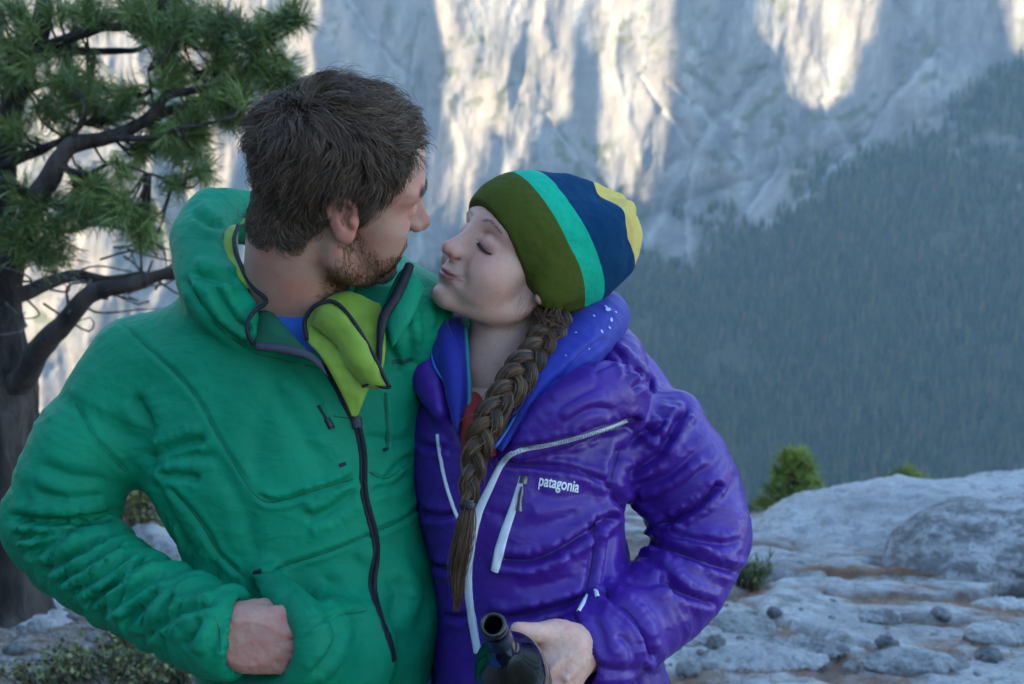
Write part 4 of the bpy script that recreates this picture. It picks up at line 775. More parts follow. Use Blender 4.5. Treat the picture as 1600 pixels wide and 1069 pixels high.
def man_body():
    nl = [np.array((-.030, 0, -.015)), np.array((-.035, 0, -.055)), to_head(Bm, Tm, MS, pc(458, 505, 1.42)), to_head(Bm, Tm, MS, pc(450, 600, 1.48))]
    V, F, lid, M = sculpt_head(True, (nl, [.058, .056, .066, .085])); Vl = V.copy(); x, y, z = V.T
    hl = np.interp(x, [-.13, -.08, -.05, -.03, -.018, 0, .010, .020, .030, .045, .060, .074, .084, .1], [-.070, -.066, -.052, -.030, -.004, .010, .002, .004, .034, .062, .080, .097, .11, .13]) + .006 * fbm(V * 45, 2, 5)
    ear = (np.abs(y) > .070) & (x > -.032) & (x < .014) & (z > -.045) & (z < .038); scalp = sstep(-.004, .008, z - hl) * (~ear); M[2] = np.maximum(M[2] * .9, ear * .8)
    scalp = scalp * .8; face = np.interp(x, [-.01, .012, .03, .055, .08, .1], [.0, -.008, -.028, -.044, -.040, -.036]); beard = sstep(.006, -.008, z - face) * sstep(-.012, .006, x) * (z > -.125) * (1 - M[0]) * (~ear)
    beard = beard * (np.linalg.norm((V - [.02, 0, -.055]) / [.085, .075, .062], axis=1) < 1.18); cols = dict(lip=M[0] * .6, mouth=M[1], blush=np.clip(M[2] * 1.25, 0, 1), scalp=np.clip(scalp + .25 * beard, 0, 1))
    parts = [(c2w(from_head(Bm, Tm, MS, V)), F, cols)]
    # right hand pushed into the pocket: back of the hand to the camera, thumb up
    v = Vol(pc(335, 1075, 1.30) - [0, .01, .10], pc(500, 915, 1.22) + [.02, .01, .12], .0016)
    hand_parts(v, [(pc(398, 1000, 1.222), (.040, .034, .019)), (pc(432, 1000, 1.220), (.026, .034, .017))],
        [(pc(370, 985, 1.222), pc(448, 964, 1.222), .012, .0125), (pc(372, 995, 1.219), pc(455, 988, 1.216), .012, .0135), (pc(372, 1008, 1.219), pc(454, 1012, 1.217), .012, .013), (pc(372, 1020, 1.224), pc(444, 1034, 1.223), .011, .012)],
        [([pc(445, 962, 1.224), pc(470, 968, 1.235), pc(492, 982, 1.262)], [.0115, .0105, .009]), ([pc(452, 988, 1.219), pc(482, 994, 1.231), pc(500, 1004, 1.262)], [.0120, .0108, .009]),
         ([pc(451, 1012, 1.220), pc(480, 1019, 1.232), pc(498, 1026, 1.262)], [.0115, .0104, .009]), ([pc(441, 1034, 1.226), pc(466, 1041, 1.238), pc(484, 1046, 1.262)], [.0105, .0095, .008])],
        ([pc(375, 975, 1.232), pc(402, 956, 1.240), pc(432, 950, 1.250), pc(456, 958, 1.268)], [.015, .0125, .0105, .009]))
    v.cone(pc(335, 975, 1.245), pc(388, 996, 1.226), .029, .030, .02)
    for a, b in ((975, 975), (1000, 1000), (1022, 1022)): v.chain([pc(462, a, 1.207), pc(452, b, 1.204)], [.0016, .0016], .004, 's')
    V, F = v.mesh(); F = F[:, ::-1]; V = relax(V, F, 2); N = vnormals(V, F)
    hx, hy = c2px(V); V = V + N * (.0007 * fbm(V * 140, 3, 3))[:, None]; cut = np.exp(-((hx - 410) / 16) ** 2 - ((hy - 1006 - .12 * (hx - 410)) / 4.5) ** 2)
    kn = sum(np.exp(-((hx - a) / 9) ** 2 - ((hy - b) / 9) ** 2) for a, b in ((446, 966), (456, 990), (455, 1014), (444, 1035)))
    parts.append((c2w(V), F, dict(blush=np.clip(.25 + cut * 1.3 + .8 * kn + .55 * sstep(.1, .5, fbm(V * 60, 3, 8)), 0, 1))))
    ft = [w2c(np.array(p)) for p in ((-.40, 1.43, .09), (-.16, 1.47, .09))]; hip = [pc(430, 1090, 1.47), pc(560, 1090, 1.47)]; chains = [([pc(450, 600, 1.47), pc(470, 800, 1.47), pc(490, 1080, 1.47)], [.12, .13, .12])]
    for a, b in zip(hip, ft): chains.append(([a, (a + b) / 2 + [0, 0, -.02], b], [.085, .058, .042]))
    chains.append(([pc(228, 575, 1.44), pc(168, 655, 1.42), pc(100, 795, 1.42), pc(138, 868, 1.39), pc(230, 922, 1.32), pc(345, 982, 1.242)], [.046, .040, .030, .029, .028, .026])); chains.append(([pc(630, 540, 1.48), pc(700, 600, 1.62), pc(820, 700, 1.68), pc(960, 735, 1.66)], [.052, .042, .036, .028]))
    V, F = limbs(chains); parts.append((V, F, {}))
    # left hand, round her far shoulder
    v = Vol(pc(940, 790, 1.62) - .03, pc(1060, 690, 1.70) + [.03, .03, .06], .003)
    hand_parts(v, [(pc(985, 738, 1.655), (.042, .036, .018))], [], [([pc(1010, 712 + 17 * k, 1.65), pc(1042 - abs(k - 1) * 3, 710 + 18 * k, 1.63)], [.010, .008]) for k in range(4)], ([pc(970, 712, 1.65), pc(985, 694, 1.63), pc(1005, 690, 1.615)], [.013, .011, .009]))
    V, F = v.mesh(); parts.append((c2w(V), F[:, ::-1], {}))
    obj('body', join_body(parts), M_SKIN_M, MAN); return Vl, scalp, beard
M_VL, M_SCALP, M_BEARD = man_body()
def man_legs():
    ft = [w2c(np.array(p)) for p in ((-.40, 1.43, .02), (-.16, 1.47, .02))]; hip = [pc(443, 1095, 1.46), pc(560, 1095, 1.46)]; ch = [([pc(450, 1060, 1.45), pc(540, 1060, 1.45)], [.115, .11])]
    for a, b in zip(hip, ft): ch.append(([a, (a + b) / 2 + [0, 0, -.02], b], [.098, .088, .072]))
    lo = np.min([(np.asarray(p) - np.asarray(r)[:, None]).min(0) for p, r in ch], axis=0) - .02; hi = np.max([(np.asarray(p) + np.asarray(r)[:, None]).max(0) for p, r in ch], axis=0) + .02
    v = Vol(lo, hi, .006)
    for p, r in ch: v.chain(p, r, .03)
    V, F = v.mesh(); obj('trousers', mesh_np('trousers', c2w(V), F[:, ::-1]), M_BLUE, MAN)
    for s, (x, y) in enumerate(((-.40, 1.43), (-.16, 1.47))):
        v = Vol((x - .09, y - .26, -.02), (x + .09, y + .14, .14), .005); v.chain([(x, y + .06, .05), (x, y - .05, .055), (x, y - .18, .03)], [.05, .048, .038], .02); v.cone((x, y + .02, .06), (x, y + .02, .12), .05, .05, .03)
        v.ell((x, y - .05, -.06), (.3, .5, .06), .004, 's'); V, F = v.mesh(); obj('boot', mesh_np('boot', V, F), M_BLACK, MAN)
man_legs()
def man_jacket():
    v = Vol((-.72, -.62, 1.10), (.40, .20, 1.76), .0027)
    v.loft(px_secs([(415, 455, 105, 1.46, .085), (450, 450, 150, 1.45, .10), (495, 446, 186, 1.455, .118), (560, 442, 226, 1.46, .132), (640, 442, 226, 1.455, .140), (750, 447, 212, 1.45, .145), (850, 482, 190, 1.45, .140),
                    (930, 500, 190, 1.45, .140), (1000, 500, 186, 1.45, .14), (1085, 492, 176, 1.45, .14)]), .02, 2.35)
    v.chain(*px_chain([(226, 582, 1.44, .074), (168, 656, 1.42, .067), (124, 728, 1.41, .066), (88, 812, 1.42, .0605)]), .034, n=14)
    v.chain(*px_chain([(88, 812, 1.42, .0605), (126, 868, 1.39, .0560), (224, 932, 1.32, .0490), (316, 974, 1.255, .047), (352, 988, 1.238, .0475)]), .016, n=14)
    v.chain(*px_chain([(625, 520, 1.47, .08), (672, 530, 1.55, .078), (720, 600, 1.64, .066), (840, 690, 1.69, .058), (930, 730, 1.68, .05)]), .05, n=14)
    # hood lying behind the neck and the standing collar
    v.chain(*px_chain([(400, 512, 1.325, .020), (345, 470, 1.335, .034), (318, 415, 1.375, .036), (322, 362, 1.43, .036), (350, 338, 1.49, .036), (420, 345, 1.56, .04), (520, 380, 1.585, .045), (600, 430, 1.55, .038), (640, 470, 1.47, .03), (632, 520, 1.37, .018)]), .03, n=30)
    v.chain(*px_chain([(305, 372, 1.415, .026), (338, 326, 1.47, .028), (392, 315, 1.53, .026)]), .018, n=10)
    # neck opening and front gap
    v.chain(*px_chain([(470, 380, 1.41, .074), (462, 462, 1.40, .076), (466, 492, 1.385, .062)]), .012, 's', n=10)
    v.chain(*px_chain([(455, 500, 1.315, .040), (500, 528, 1.305, .038), (535, 580, 1.300, .024), (554, 645, 1.300, .009)]), .010, 's', n=12)
    # pocket hollow round the hand, cuff hollow
    v.ell(pc(428, 985, 1.235), (.048, .058, .050), .010, 's')
    v.chain(*px_chain([(360, 990, 1.235, .036), (395, 1000, 1.225, .040)]), .004, 's')
    v.chain(*px_chain([(412, 896, 1.305, .012), (448, 930, 1.256, .017), (476, 966, 1.212, .0175), (487, 1008, 1.200, .018), (478, 1046, 1.206, .018), (452, 1074, 1.230, .017), (410, 1082, 1.262, .016), (370, 1076, 1.28, .016)]), .022, n=24)
    v.ell(pc(540, 1025, 1.30), (.055, .06, .03), .05); v.ell(pc(516, 1012, 1.262), (.026, .050, .050), .03); v.ell(pc(470, 1082, 1.275), (.055, .018, .045), .03)
    V, F = v.mesh(); V = relax(V, F, 2)
    up = [pc(165, 620, 1.42), pc(112, 730, 1.41), pc(84, 812, 1.42)]; fo = [pc(84, 812, 1.42), pc(230, 922, 1.32), pc(352, 986, 1.238)]
    V = arm_folds(V, F, up, .0045, .075, .12, 2); V = arm_folds(V, F, fo, .0060, .034, .085, 5, .9)
    ST = [([(169, 488), (238, 550), (300, 613), (345, 690), (400, 776)], 3.5, 2.5, .6), ([(119, 632), (150, 688), (205, 745)], 4, 3.5, 1), ([(207, 613), (232, 669), (225, 725)], 9, 7, 2.5), ([(222, 722), (269, 700), (325, 684)], 8, 7, 3), ([(225, 735), (285, 715), (340, 712)], 7, 4, 2),
          ([(8, 806), (81, 816), (180, 808)], 7, 9, 4), ([(18, 838), (75, 836), (130, 824)], 6, 6, 3), ([(30, 868), (75, 852), (125, 828)], 6, 5, 3), ([(62, 896), (110, 872), (170, 838)], 6, 6, 3), ([(83, 916), (135, 885), (195, 845)], 5, 5, 3), ([(103, 932), (160, 898), (216, 855)], 6, 5, 3),
          ([(128, 948), (185, 910), (238, 868)], 5, 6, 3), ([(155, 965), (205, 928), (264, 890)], 6, 5, 3), ([(186, 980), (220, 950), (250, 921)], 6, 6, 2.5), ([(224, 1006), (250, 965), (272, 921)], 6, 6, 3), ([(240, 985), (290, 955), (340, 941)], 6, 5, 3), ([(288, 1014), (300, 990), (312, 965)], 7, 6, 3), ([(325, 1035), (340, 990), (372, 930)], 7, 3, 2),
          ([(246, 741), (275, 742), (315, 748)], 6, 5, 2), ([(255, 748), (310, 812), (345, 868), (385, 905)], 4, 3.5, 1.5), ([(240, 748), (262, 800), (300, 870)], 8, 4, 2), ([(60, 720), (110, 745), (170, 750)], 9, 3, 1.5), ([(50, 770), (100, 778), (165, 775)], 8, 3, 1.5),
          ([(396, 770), (432, 784), (500, 764), (561, 746)], 4, 4, 2), ([(577, 738), (600, 748), (630, 720), (648, 716)], 5, 3.5, 2), ([(472, 812), (510, 800), (557, 768)], 8, 4.5, 2.5), ([(470, 782), (510, 770), (558, 740)], 6, 3, 2), ([(404, 896), (480, 873), (530, 856), (575, 837)], 3, 3, 1.5, 1), ([(592, 829), (629, 812), (662, 786)], 3.5, 3, 1.5, 1),
          ([(470, 985), (524, 963), (573, 955)], 3, 2.5, 1.5), ([(512, 961), (528, 989), (516, 1025), (484, 1058)], 6, 5, 2), ([(500, 900), (540, 930), (560, 925)], 8, 2.5, 2), ([(430, 893), (462, 925), (488, 962)], 2.5, 2, .6), ([(598, 905), (620, 930), (600, 990)], 9, 3, 2), ([(640, 860), (670, 920), (650, 1000)], 10, 3, 2),
          ([(581, 764), (610, 760), (640, 740)], 6, 3, 2), ([(330, 440), (365, 500), (398, 520)], 6, 5, 2), ([(296, 428), (345, 436), (372, 440)], 7, 6, 3), ([(300, 330), (330, 350), (352, 352)], 6, 4, 2.5), ([(285, 430), (330, 500), (390, 545)], 5, 4, 1.5), ([(410, 560), (450, 640), (520, 760)], 14, 2.5, 1), ([(445, 575), (490, 620), (500, 640)], 8, 3, 2),
          ([(602, 618), (606, 660), (606, 702)], 2.5, 2.5, .8), ([(498, 632), (508, 650), (520, 672)], 3, 2, .8), ([(620, 470), (640, 520), (645, 580)], 8, 3.5, 2.5), ([(598, 520), (618, 560), (622, 590)], 5, 2, 1.5), ([(650, 450), (662, 500), (664, 540)], 7, 3.5, 2), ([(672, 452), (684, 490), (680, 520)], 6, 3, 2), ([(565, 680), (620, 690), (648, 680)], 7, 2, 1.5),
          ([(430, 600), (400, 680), (405, 760)], 16, 2, 1), ([(330, 700), (380, 800), (400, 880)], 14, 2.5, 1), ([(545, 870), (570, 890), (580, 930)], 8, 2, 1.5)]
    ST = [(p, w, d * (1.35 if min(q[0] for q in p) < 345 and w >= 5 else 1), f * 1.2, *r) for p, w, d, f, *r in ST]
    V = creases(V, F, ST); N = vnormals(V, F); V = V + N * (.0011 * fbm(V * np.array([22, 22, 22.]), 3, 12) + .0005 * fbm(V * 70, 3, 19))[:, None]
    Vw = c2w(V); F = F[:, ::-1]; J = obj('jacket', mesh_np('jacket', Vw, F), M_GREEN, MAN); bv = bvh_of(Vw, F); add = lambda n, vf, m: obj(n, mesh_np(n, *vf), m, J)
    zp = [(503, 566), (525, 600), (545, 640), (557, 662), (567, 708), (569, 772), (585, 833), (588, 868), (582, 917), (597, 969), (612, 1010), (616, 1032)]
    seam_lines(bv, [[(169, 488), (238, 550), (300, 613), (345, 690), (400, 776), (432, 784), (500, 764), (561, 746)], [(404, 896), (480, 873), (530, 856), (574, 837)], [(592, 829), (629, 812), (660, 787)], [(530, 961), (573, 955)], [(119, 632), (150, 688), (196, 738)],
        [(292, 428), (330, 500), (392, 548), (440, 562), (500, 576)], [(520, 650), (552, 655)], [(255, 748), (310, 812), (345, 868), (385, 902)], [(308, 930), (340, 975), (345, 1030)], [(577, 738), (604, 748), (640, 722)]], mat('green_stitching', (.001, .080, .042), .8), J, .0012)
    add('zip', drape(bv, zp, .0100, .0007, .0004, 80), M_DARK); add('zip_teeth', drape(bv, zp, .0036, .0016, .0008, 200), M_TEETH); add('zip_slider', drape(bv, [(556, 652), (558, 668)], .012, .005, .002, 6), M_GREYB)
    add('chest_zip', drape(bv, [(497, 634), (506, 650), (514, 664)], .004, .0012, .0004, 12), M_DARK); add('zip_pull', drape(bv, [(509, 655), (515, 664), (518, 671)], .008, .004, .001, 8), M_BLACK)
    add('pocket_bartack', drape(bv, [(530, 728), (540, 724)], .004, .001, .0005, 6), M_DARK); add('pocket_bartack', drape(bv, [(598, 704), (606, 701)], .004, .001, .0005, 6), M_DARK); add('pocket_bartack', drape(bv, [(396, 895), (408, 892)], .004, .001, .0005, 6), M_DARK)
    add('chest_zip', drape(bv, [(602, 614), (605, 660), (605, 700)], .0035, .001, .0004, 14), M_GREEN_IN)
    text_on(bv, 'patagonia', 612, 569, 15, -7, .0012, 'chest_lettering', mat('dark_print', (.01, .04, .035), .6), J, .012, 0, .62)
    # open front: inner green facing, lime lining, collar edges
    add('inner_facing', sheet([[(398, 492, 1.335), (410, 486, 1.335), (424, 486, 1.333)], [(396, 520, 1.318), (425, 516, 1.312), (458, 524, 1.306)], [(400, 548, 1.300), (445, 552, 1.298), (505, 572, 1.295)]], 14, 18, .004, .004, 3, .002), M_GREEN_IN)
    add('collar_facing', sheet([[(394, 535, 1.292), (440, 538, 1.286), (478, 546, 1.284), (502, 564, 1.286)], [(402, 548, 1.287), (442, 552, 1.280), (482, 562, 1.279), (512, 588, 1.284)]], 6, 24, .004, .001), M_GREYB)
    add('lining', sheet([[(478, 500, 1.322), (498, 476, 1.325), (540, 456, 1.338), (594, 474, 1.332)], [(478, 530, 1.304), (520, 512, 1.312), (570, 512, 1.318), (602, 512, 1.318)], [(500, 556, 1.293), (535, 558, 1.300), (575, 575, 1.304), (598, 572, 1.304)], [(528, 604, 1.290), (546, 610, 1.293), (562, 614, 1.295), (574, 612, 1.297)], [(550, 650, 1.292), (553, 651, 1.293), (556, 651, 1.294), (559, 649, 1.295)]], 60, 40, .004, .004, 7, .004, ribs=(.0006, 26)), M_LIME)
    LP = sheet([[(486, 508, 1.305), (496, 485, 1.300), (508, 476, 1.298), (524, 475, 1.300)], [(522, 536, 1.292), (528, 518, 1.284), (540, 506, 1.283), (554, 508, 1.288)], [(549, 578, 1.286), (558, 564, 1.277), (570, 556, 1.276), (584, 560, 1.281)], [(568, 601, 1.284), (578, 598, 1.279), (588, 594, 1.277), (600, 594, 1.279)], [(578, 606, 1.284), (588, 607, 1.281), (598, 607, 1.280), (607, 606, 1.280)]], 60, 26, .005, .003, 9, .003, ribs=(.0006, 30))
    add('lapel', LP, M_LIME)
    add('edge_binding', tube_px([(480, 532, 1.300), (476, 502, 1.300), (490, 480, 1.297), (512, 471, 1.297), (530, 477, 1.296), (556, 508, 1.284), (586, 560, 1.277), (602, 592, 1.276), (609, 606, 1.278)], .0026), M_DARK)
    add('edge_binding', tube_px([(608, 606, 1.277), (598, 605, 1.276), (580, 600, 1.277), (566, 604, 1.281)], .0018), M_DARK)
    add('edge_binding', tube_px([(372, 352, 1.40), (366, 378, 1.372), (376, 415, 1.345), (395, 448, 1.325), (416, 470, 1.315), (398, 486, 1.298), (386, 505, 1.290), (388, 524, 1.288), (396, 538, 1.289)], .0027), M_DARK)
    add('edge_binding', tube_px([(592, 575, 1.305), (594, 530, 1.305), (600, 495, 1.312), (618, 465, 1.322), (632, 435, 1.338), (640, 415, 1.350)], [.003, .004, .006, .0065, .0065, .006]), M_DARK)
    add('hood_lining', sheet([[(346, 362, 1.395), (344, 395, 1.368), (352, 425, 1.350), (376, 452, 1.335)], [(360, 352, 1.41), (358, 390, 1.375), (366, 420, 1.352), (390, 450, 1.333)], [(374, 350, 1.42), (372, 385, 1.385), (380, 415, 1.362), (400, 446, 1.345)]], 10, 24, .006, .006, 4, .003), M_LIME)
    add('hood_lining', sheet([[(372, 335, 1.50), (380, 332, 1.52), (400, 335, 1.53)], [(368, 352, 1.45), (380, 350, 1.46), (400, 352, 1.48)]], 8, 10, .006, .004), M_LIME)
    add('collar', sheet([[(600, 500, 1.330), (604, 470, 1.345), (622, 432, 1.365), (640, 414, 1.37)], [(606, 520, 1.318), (624, 480, 1.328), (640, 450, 1.345), (650, 430, 1.362)], [(612, 545, 1.312), (640, 505, 1.320), (655, 475, 1.34), (662, 452, 1.365)]], 16, 20, .008, .006, 6, .002), M_GREEN)
    sh = Vol(pc(380, 560, 1.38) - .06, pc(580, 420, 1.38) + .12, .004); sh.chain(*px_chain([(462, 478, 1.405, .066), (462, 520, 1.41, .080), (455, 600, 1.44, .10)]), .01); sh.chain(*px_chain([(466, 440, 1.41, .063), (462, 476, 1.40, .063)]), .004, 's')
    V, F = sh.mesh(); obj('shirt', mesh_np('shirt', c2w(relax(V, F, 2)), F[:, ::-1]), M_BLUE, MAN)
    return J
man_jacket()
def grow(Vl, w, n, B, T, s, flow, length, k=7, lift=.5, clumps=0, clump=.6, curl=.0, seed=1, lead=0.0):
    rg = np.random.default_rng(seed); p = w / w.sum(); i = rg.choice(len(Vl), n, p=p); C = Vl[i] + rg.normal(0, .0008, (n, 3)); nrm = unit((C - [-.005, 0, .03]) / np.array([.10, .075, .085]) ** 2)
    L = (length(C) * rg.uniform(.65, 1.2, n))[:, None]; d = flow(C); d = unit(d - (d * nrm).sum(1, keepdims=True) * nrm); S = [C + nrm * lead]; cur = unit(d * (1 - lift) + nrm * lift); c = C.copy(); wav = fbm(C * 60, 2, seed + 3)
    ph = rg.uniform(-.25, .25, (n, 3))
    for q in range(k - 1):
        c = c + cur * L / (k - 1); out = c - [-.005, 0, .03]; nn = unit(out / np.array([.10, .075, .085]) ** 2); cur = unit(cur * .75 + .35 * (d - (d * nn).sum(1, keepdims=True) * nn) - .10 * nn + curl * np.stack([np.sin(wav * 9 + q), np.cos(wav * 7 + q * 1.2), np.sin(wav * 8 - q)], -1) + ph * .12); S.append(c)
    S = np.stack(S, 1)
    if clumps:
        g = rg.choice(n, clumps, replace=False); G = S[g]; best = np.zeros(n, int)
        for a in range(0, n, 3000): best[a:a + 3000] = np.argmin(((C[a:a + 3000, None] - C[g][None]) ** 2).sum(-1), 1)
        t = np.linspace(0, 1, k)[None, :, None] ** 1.3 * clump; S = S * (1 - t) + (G[best] + (S[:, :1] - G[best][:, :1]) * .25) * t
    return c2w(from_head(B, T, s, S))
def hair_mat(name, c0, c1, c2, rough=.45):
    m = mat(name, c0, rough); t = NT(m); i = t.n('HairInfo'); t.color(t.ramp(i.outputs['Random'], [(0, c0), (.6, c1), (1, c2)])); t.b.inputs['Specular IOR Level'].default_value = .35; return m
def man_hair():
    hm = hair_mat('brown_hair', (.044, .028, .020), (.100, .066, .047), (.21, .145, .10))
    def flow(C):
        x, y, z = C.T; fr = sstep(.035, .075, x); top = sstep(.07, .11, z); side = (1 - top) * (1 - fr)
        a = np.stack([top * .9 - .35 * fr + side * np.where(x < -.02, -.35, -.1), .45 * np.sign(y) * sstep(.02, .07, np.abs(y)) + .3 * np.sin(x * 50 + 1), fr * .9 - 1.0 * side + .1 * top], -1)
        return unit(a + .75 * np.stack([fbm(C * 30, 2, 4), fbm(C * 30, 2, 5), fbm(C * 30, 2, 6)], -1))
    ln = lambda C: np.interp(C[:, 2], [-.08, -.04, .0, .05, .09, .13], [.014, .022, .027, .035, .040, .041]) * np.interp(C[:, 0], [.03, .085], [1, .66])
    S = grow(M_VL, M_SCALP ** 2, 15000, Bm, Tm, MS, flow, ln, 8, .62, 300, .74, .26, 3); hair_curves('hair', S, .00042, hm, MAN)
    S = grow(M_VL, M_SCALP ** 2, 5000, Bm, Tm, MS, flow, lambda C: ln(C) * 1.12, 8, .72, 900, .35, .30, 33); hair_curves('loose_hair', S, .00034, hm, MAN)
    bm = hair_mat('auburn_beard', (.07, .033, .016), (.15, .07, .034), (.26, .14, .07))
    S = grow(M_VL, M_BEARD + 1e-9, 9500, Bm, Tm, MS, lambda C: np.tile([[.45, 0, -1.0]], (len(C), 1)), lambda C: np.full(len(C), .0075), 4, .45, 0, 0, .1, 9); hair_curves('beard', S, .00022, bm, MAN)
    bro = np.exp(-((M_VL[:, 2] - .040 - .0 * M_VL[:, 0]) / .004) ** 2) * (np.abs(M_VL[:, 1]) > .010) * (np.abs(M_VL[:, 1]) < .050) * (M_VL[:, 0] > .05)
    S = grow(M_VL, bro + 1e-9, 500, Bm, Tm, MS, lambda C: np.stack([0 * C[:, 0], np.sign(C[:, 1]), 0 * C[:, 0] - .1], -1), lambda C: np.full(len(C), .009), 4, .3, 0, 0, 0, 11); hair_curves('eyebrows', S, .0003, hm, MAN)
man_hair()
# ---------------------------------------------------------------- the woman
WS = .93
Bw, Tw, _ = pose_of(WOMAN_LM, 1.40, R(200), WS)
WOMAN = empty('person', (.03, 1.46, 0), 'woman in a purple down jacket and striped beanie, long braid, face tilted up', 'person')
W_SKIN = skin_mat('skin_woman', (.60, .375, .30), (.58, .22, .18), (.40, .12, .13), .36)
W_PURPLE = cloth_mat('purple_nylon', (.052, .012, .235), .41, 0, 700, .08, .05, .16, 0, .37)
W_BLUE = cloth_mat('blue_stretch_nylon', (.013, .022, .27), .6, .1, 800, .15, .05)
W_NAVY = cloth_mat('navy_cloth', (.010, .014, .06), .7, 0, 700, .2)
W_WHITE = mat('white_zip_tape', (.62, .66, .74), .5); W_PIPE = mat('blue_piping', (.03, .16, .60), .5); W_RED = cloth_mat('red_base_layer', (.30, .03, .03), .8); W_TEALP = mat('teal_trim', (.03, .22, .30), .6)
HA = unit(np.array([-.571, 0, .82]))
def woman_body():
    nl = [np.array((-.022, 0, -.010)), np.array((-.026, 0, -.050)), to_head(Bw, Tw, WS, pc(772, 600, 1.45)), to_head(Bw, Tw, WS, pc(782, 690, 1.49))]
    V, F, lid, M = sculpt_head(False, (nl, [.053, .050, .056, .080])); Vl = V.copy(); x, y, z = V.T
    cheek = np.clip(1 - np.linalg.norm((V - [.062, 0, -.020]) * [1, 0, 1], axis=1) / .026, 0, 1) * sstep(.02, .04, np.abs(y)); M[2] = np.clip(M[2] * .85 + .55 * cheek + .6 * (np.abs(y) > .069) * (x < .02), 0, 1)
    hair = sstep(.008, -.008, x - np.interp(z, [-.08, -.04, 0, .05, .1], [-.055, -.034, -.012, .035, .07])) * (z > -.085) * (np.abs(y) < .072)
    parts = [(c2w(from_head(Bw, Tw, WS, V)), F, dict(lip=M[0], mouth=M[1], blush=M[2], scalp=hair))]
    # left hand round the bottle
    v = Vol(pc(760, 1200, 1.14) - .02, pc(960, 955, 1.20) + [.03, .02, .20], .0016)
    hand_parts(v, [(pc(868, 1035, 1.255), (.034, .046, .021)), (pc(856, 1062, 1.245), (.030, .034, .018))],
        [(pc(905, 1010, 1.272), pc(850, 1082, 1.236), .014, .0125), (pc(900, 1030, 1.272), pc(868, 1092, 1.238), .013, .012)],
        [([pc(846, 1088 + 12 * k, 1.232 + .016 * k), pc(818, 1112 + 13 * k, 1.215 + .016 * k), pc(780, 1118 + 14 * k, 1.205 + .016 * k), pc(752, 1104 + 14 * k, 1.208 + .018 * k)], [.0105, .0100, .0090, .0075]) for k in range(4)],
        ([pc(892, 1000, 1.262), pc(862, 990, 1.248), pc(834, 988, 1.232), pc(808, 983, 1.222)], [.017, .0130, .0105, .0078]))
    v.cone(pc(950, 1005, 1.315), pc(888, 1020, 1.268), .027, .026, .02)
    v.chain([pc(905, 1012, 1.243), pc(868, 1040, 1.228), pc(850, 1066, 1.222)], [.0028, .0032, .0024], .008, n=8); v.chain([pc(912, 1028, 1.245), pc(885, 1060, 1.228)], [.0026, .0026], .008)
    V, F = v.mesh(); V = relax(V, F, 2); N = vnormals(V, F); V = V + N * (.0006 * fbm(V * 130, 3, 13))[:, None]
    parts.append((c2w(V), F[:, ::-1], dict(blush=.5 * sstep(.15, .6, fbm(V * 55, 3, 18)))))
    hip = [pc(800, 1120, 1.47), pc(915, 1120, 1.47)]; ft = [w2c(np.array(p)) for p in ((-.06, 1.47, .08), (.14, 1.44, .08))]; ch = [([pc(785, 660, 1.48), pc(820, 850, 1.47), pc(858, 1110, 1.47)], [.095, .10, .11])]
    for a, b in zip(hip, ft): ch.append(([a, (a + b) / 2 + [0, 0, -.02], b], [.08, .052, .038]))
    ch.append(([pc(960, 660, 1.48), pc(1060, 770, 1.475), pc(1085, 850, 1.45), pc(1010, 940, 1.39), pc(945, 1006, 1.312)], [.045, .04, .034, .03, .026])); ch.append(([pc(690, 630, 1.52), pc(600, 720, 1.68), pc(470, 800, 1.70)], [.042, .036, .028]))
    V, F = limbs(ch); parts.append((V, F, {}))
    v = Vol(pc(380, 860, 1.64) - .03, pc(490, 760, 1.74) + .03, .003); hand_parts(v, [(pc(445, 812, 1.70), (.040, .032, .017))], [], [([pc(425, 792 + 14 * k, 1.70), pc(388 + abs(k - 1) * 3, 794 + 16 * k, 1.685)], [.009, .0072]) for k in range(4)], ([pc(452, 792, 1.69), pc(436, 776, 1.675), pc(416, 770, 1.67)], [.012, .010, .008]))
    V, F = v.mesh(); parts.append((c2w(V), F[:, ::-1], {})); obj('body', join_body(parts), W_SKIN, WOMAN)
    ch = [([pc(800, 1090, 1.465), pc(905, 1090, 1.465)], [.115, .115])]
    for a, b in zip(hip, ft): ch.append(([a, (a + b) / 2 + [0, 0, -.02], b - [0, .05, 0]], [.105, .08, .068]))
    lo = np.min([(np.asarray(p) - np.asarray(r)[:, None]).min(0) for p, r in ch], axis=0) - .02; hi = np.max([(np.asarray(p) + np.asarray(r)[:, None]).max(0) for p, r in ch], axis=0) + .02; v = Vol(lo, hi, .006)
    for p, r in ch: v.chain(p, r, .03)
    V, F = v.mesh(); obj('trousers', mesh_np('trousers', c2w(V), F[:, ::-1]), W_NAVY, WOMAN)
    for x, y in ((-.06, 1.47), (.14, 1.44)):
        v = Vol((x - .08, y - .24, -.02), (x + .08, y + .13, .13), .005); v.chain([(x, y + .05, .045), (x, y - .05, .05), (x, y - .16, .028)], [.045, .043, .034], .02); v.cone((x, y + .02, .06), (x, y + .02, .11), .045, .045, .03); v.ell((x, y - .05, -.06), (.3, .5, .06), .004, 's')
        V, F = v.mesh(); obj('boot', mesh_np('boot', V, F), M_BLACK, WOMAN)
    # lashes and brows
    lm = mat('lash', (.012, .008, .007), .6); hw = lambda P: c2w(from_head(Bw, Tw, WS, P))
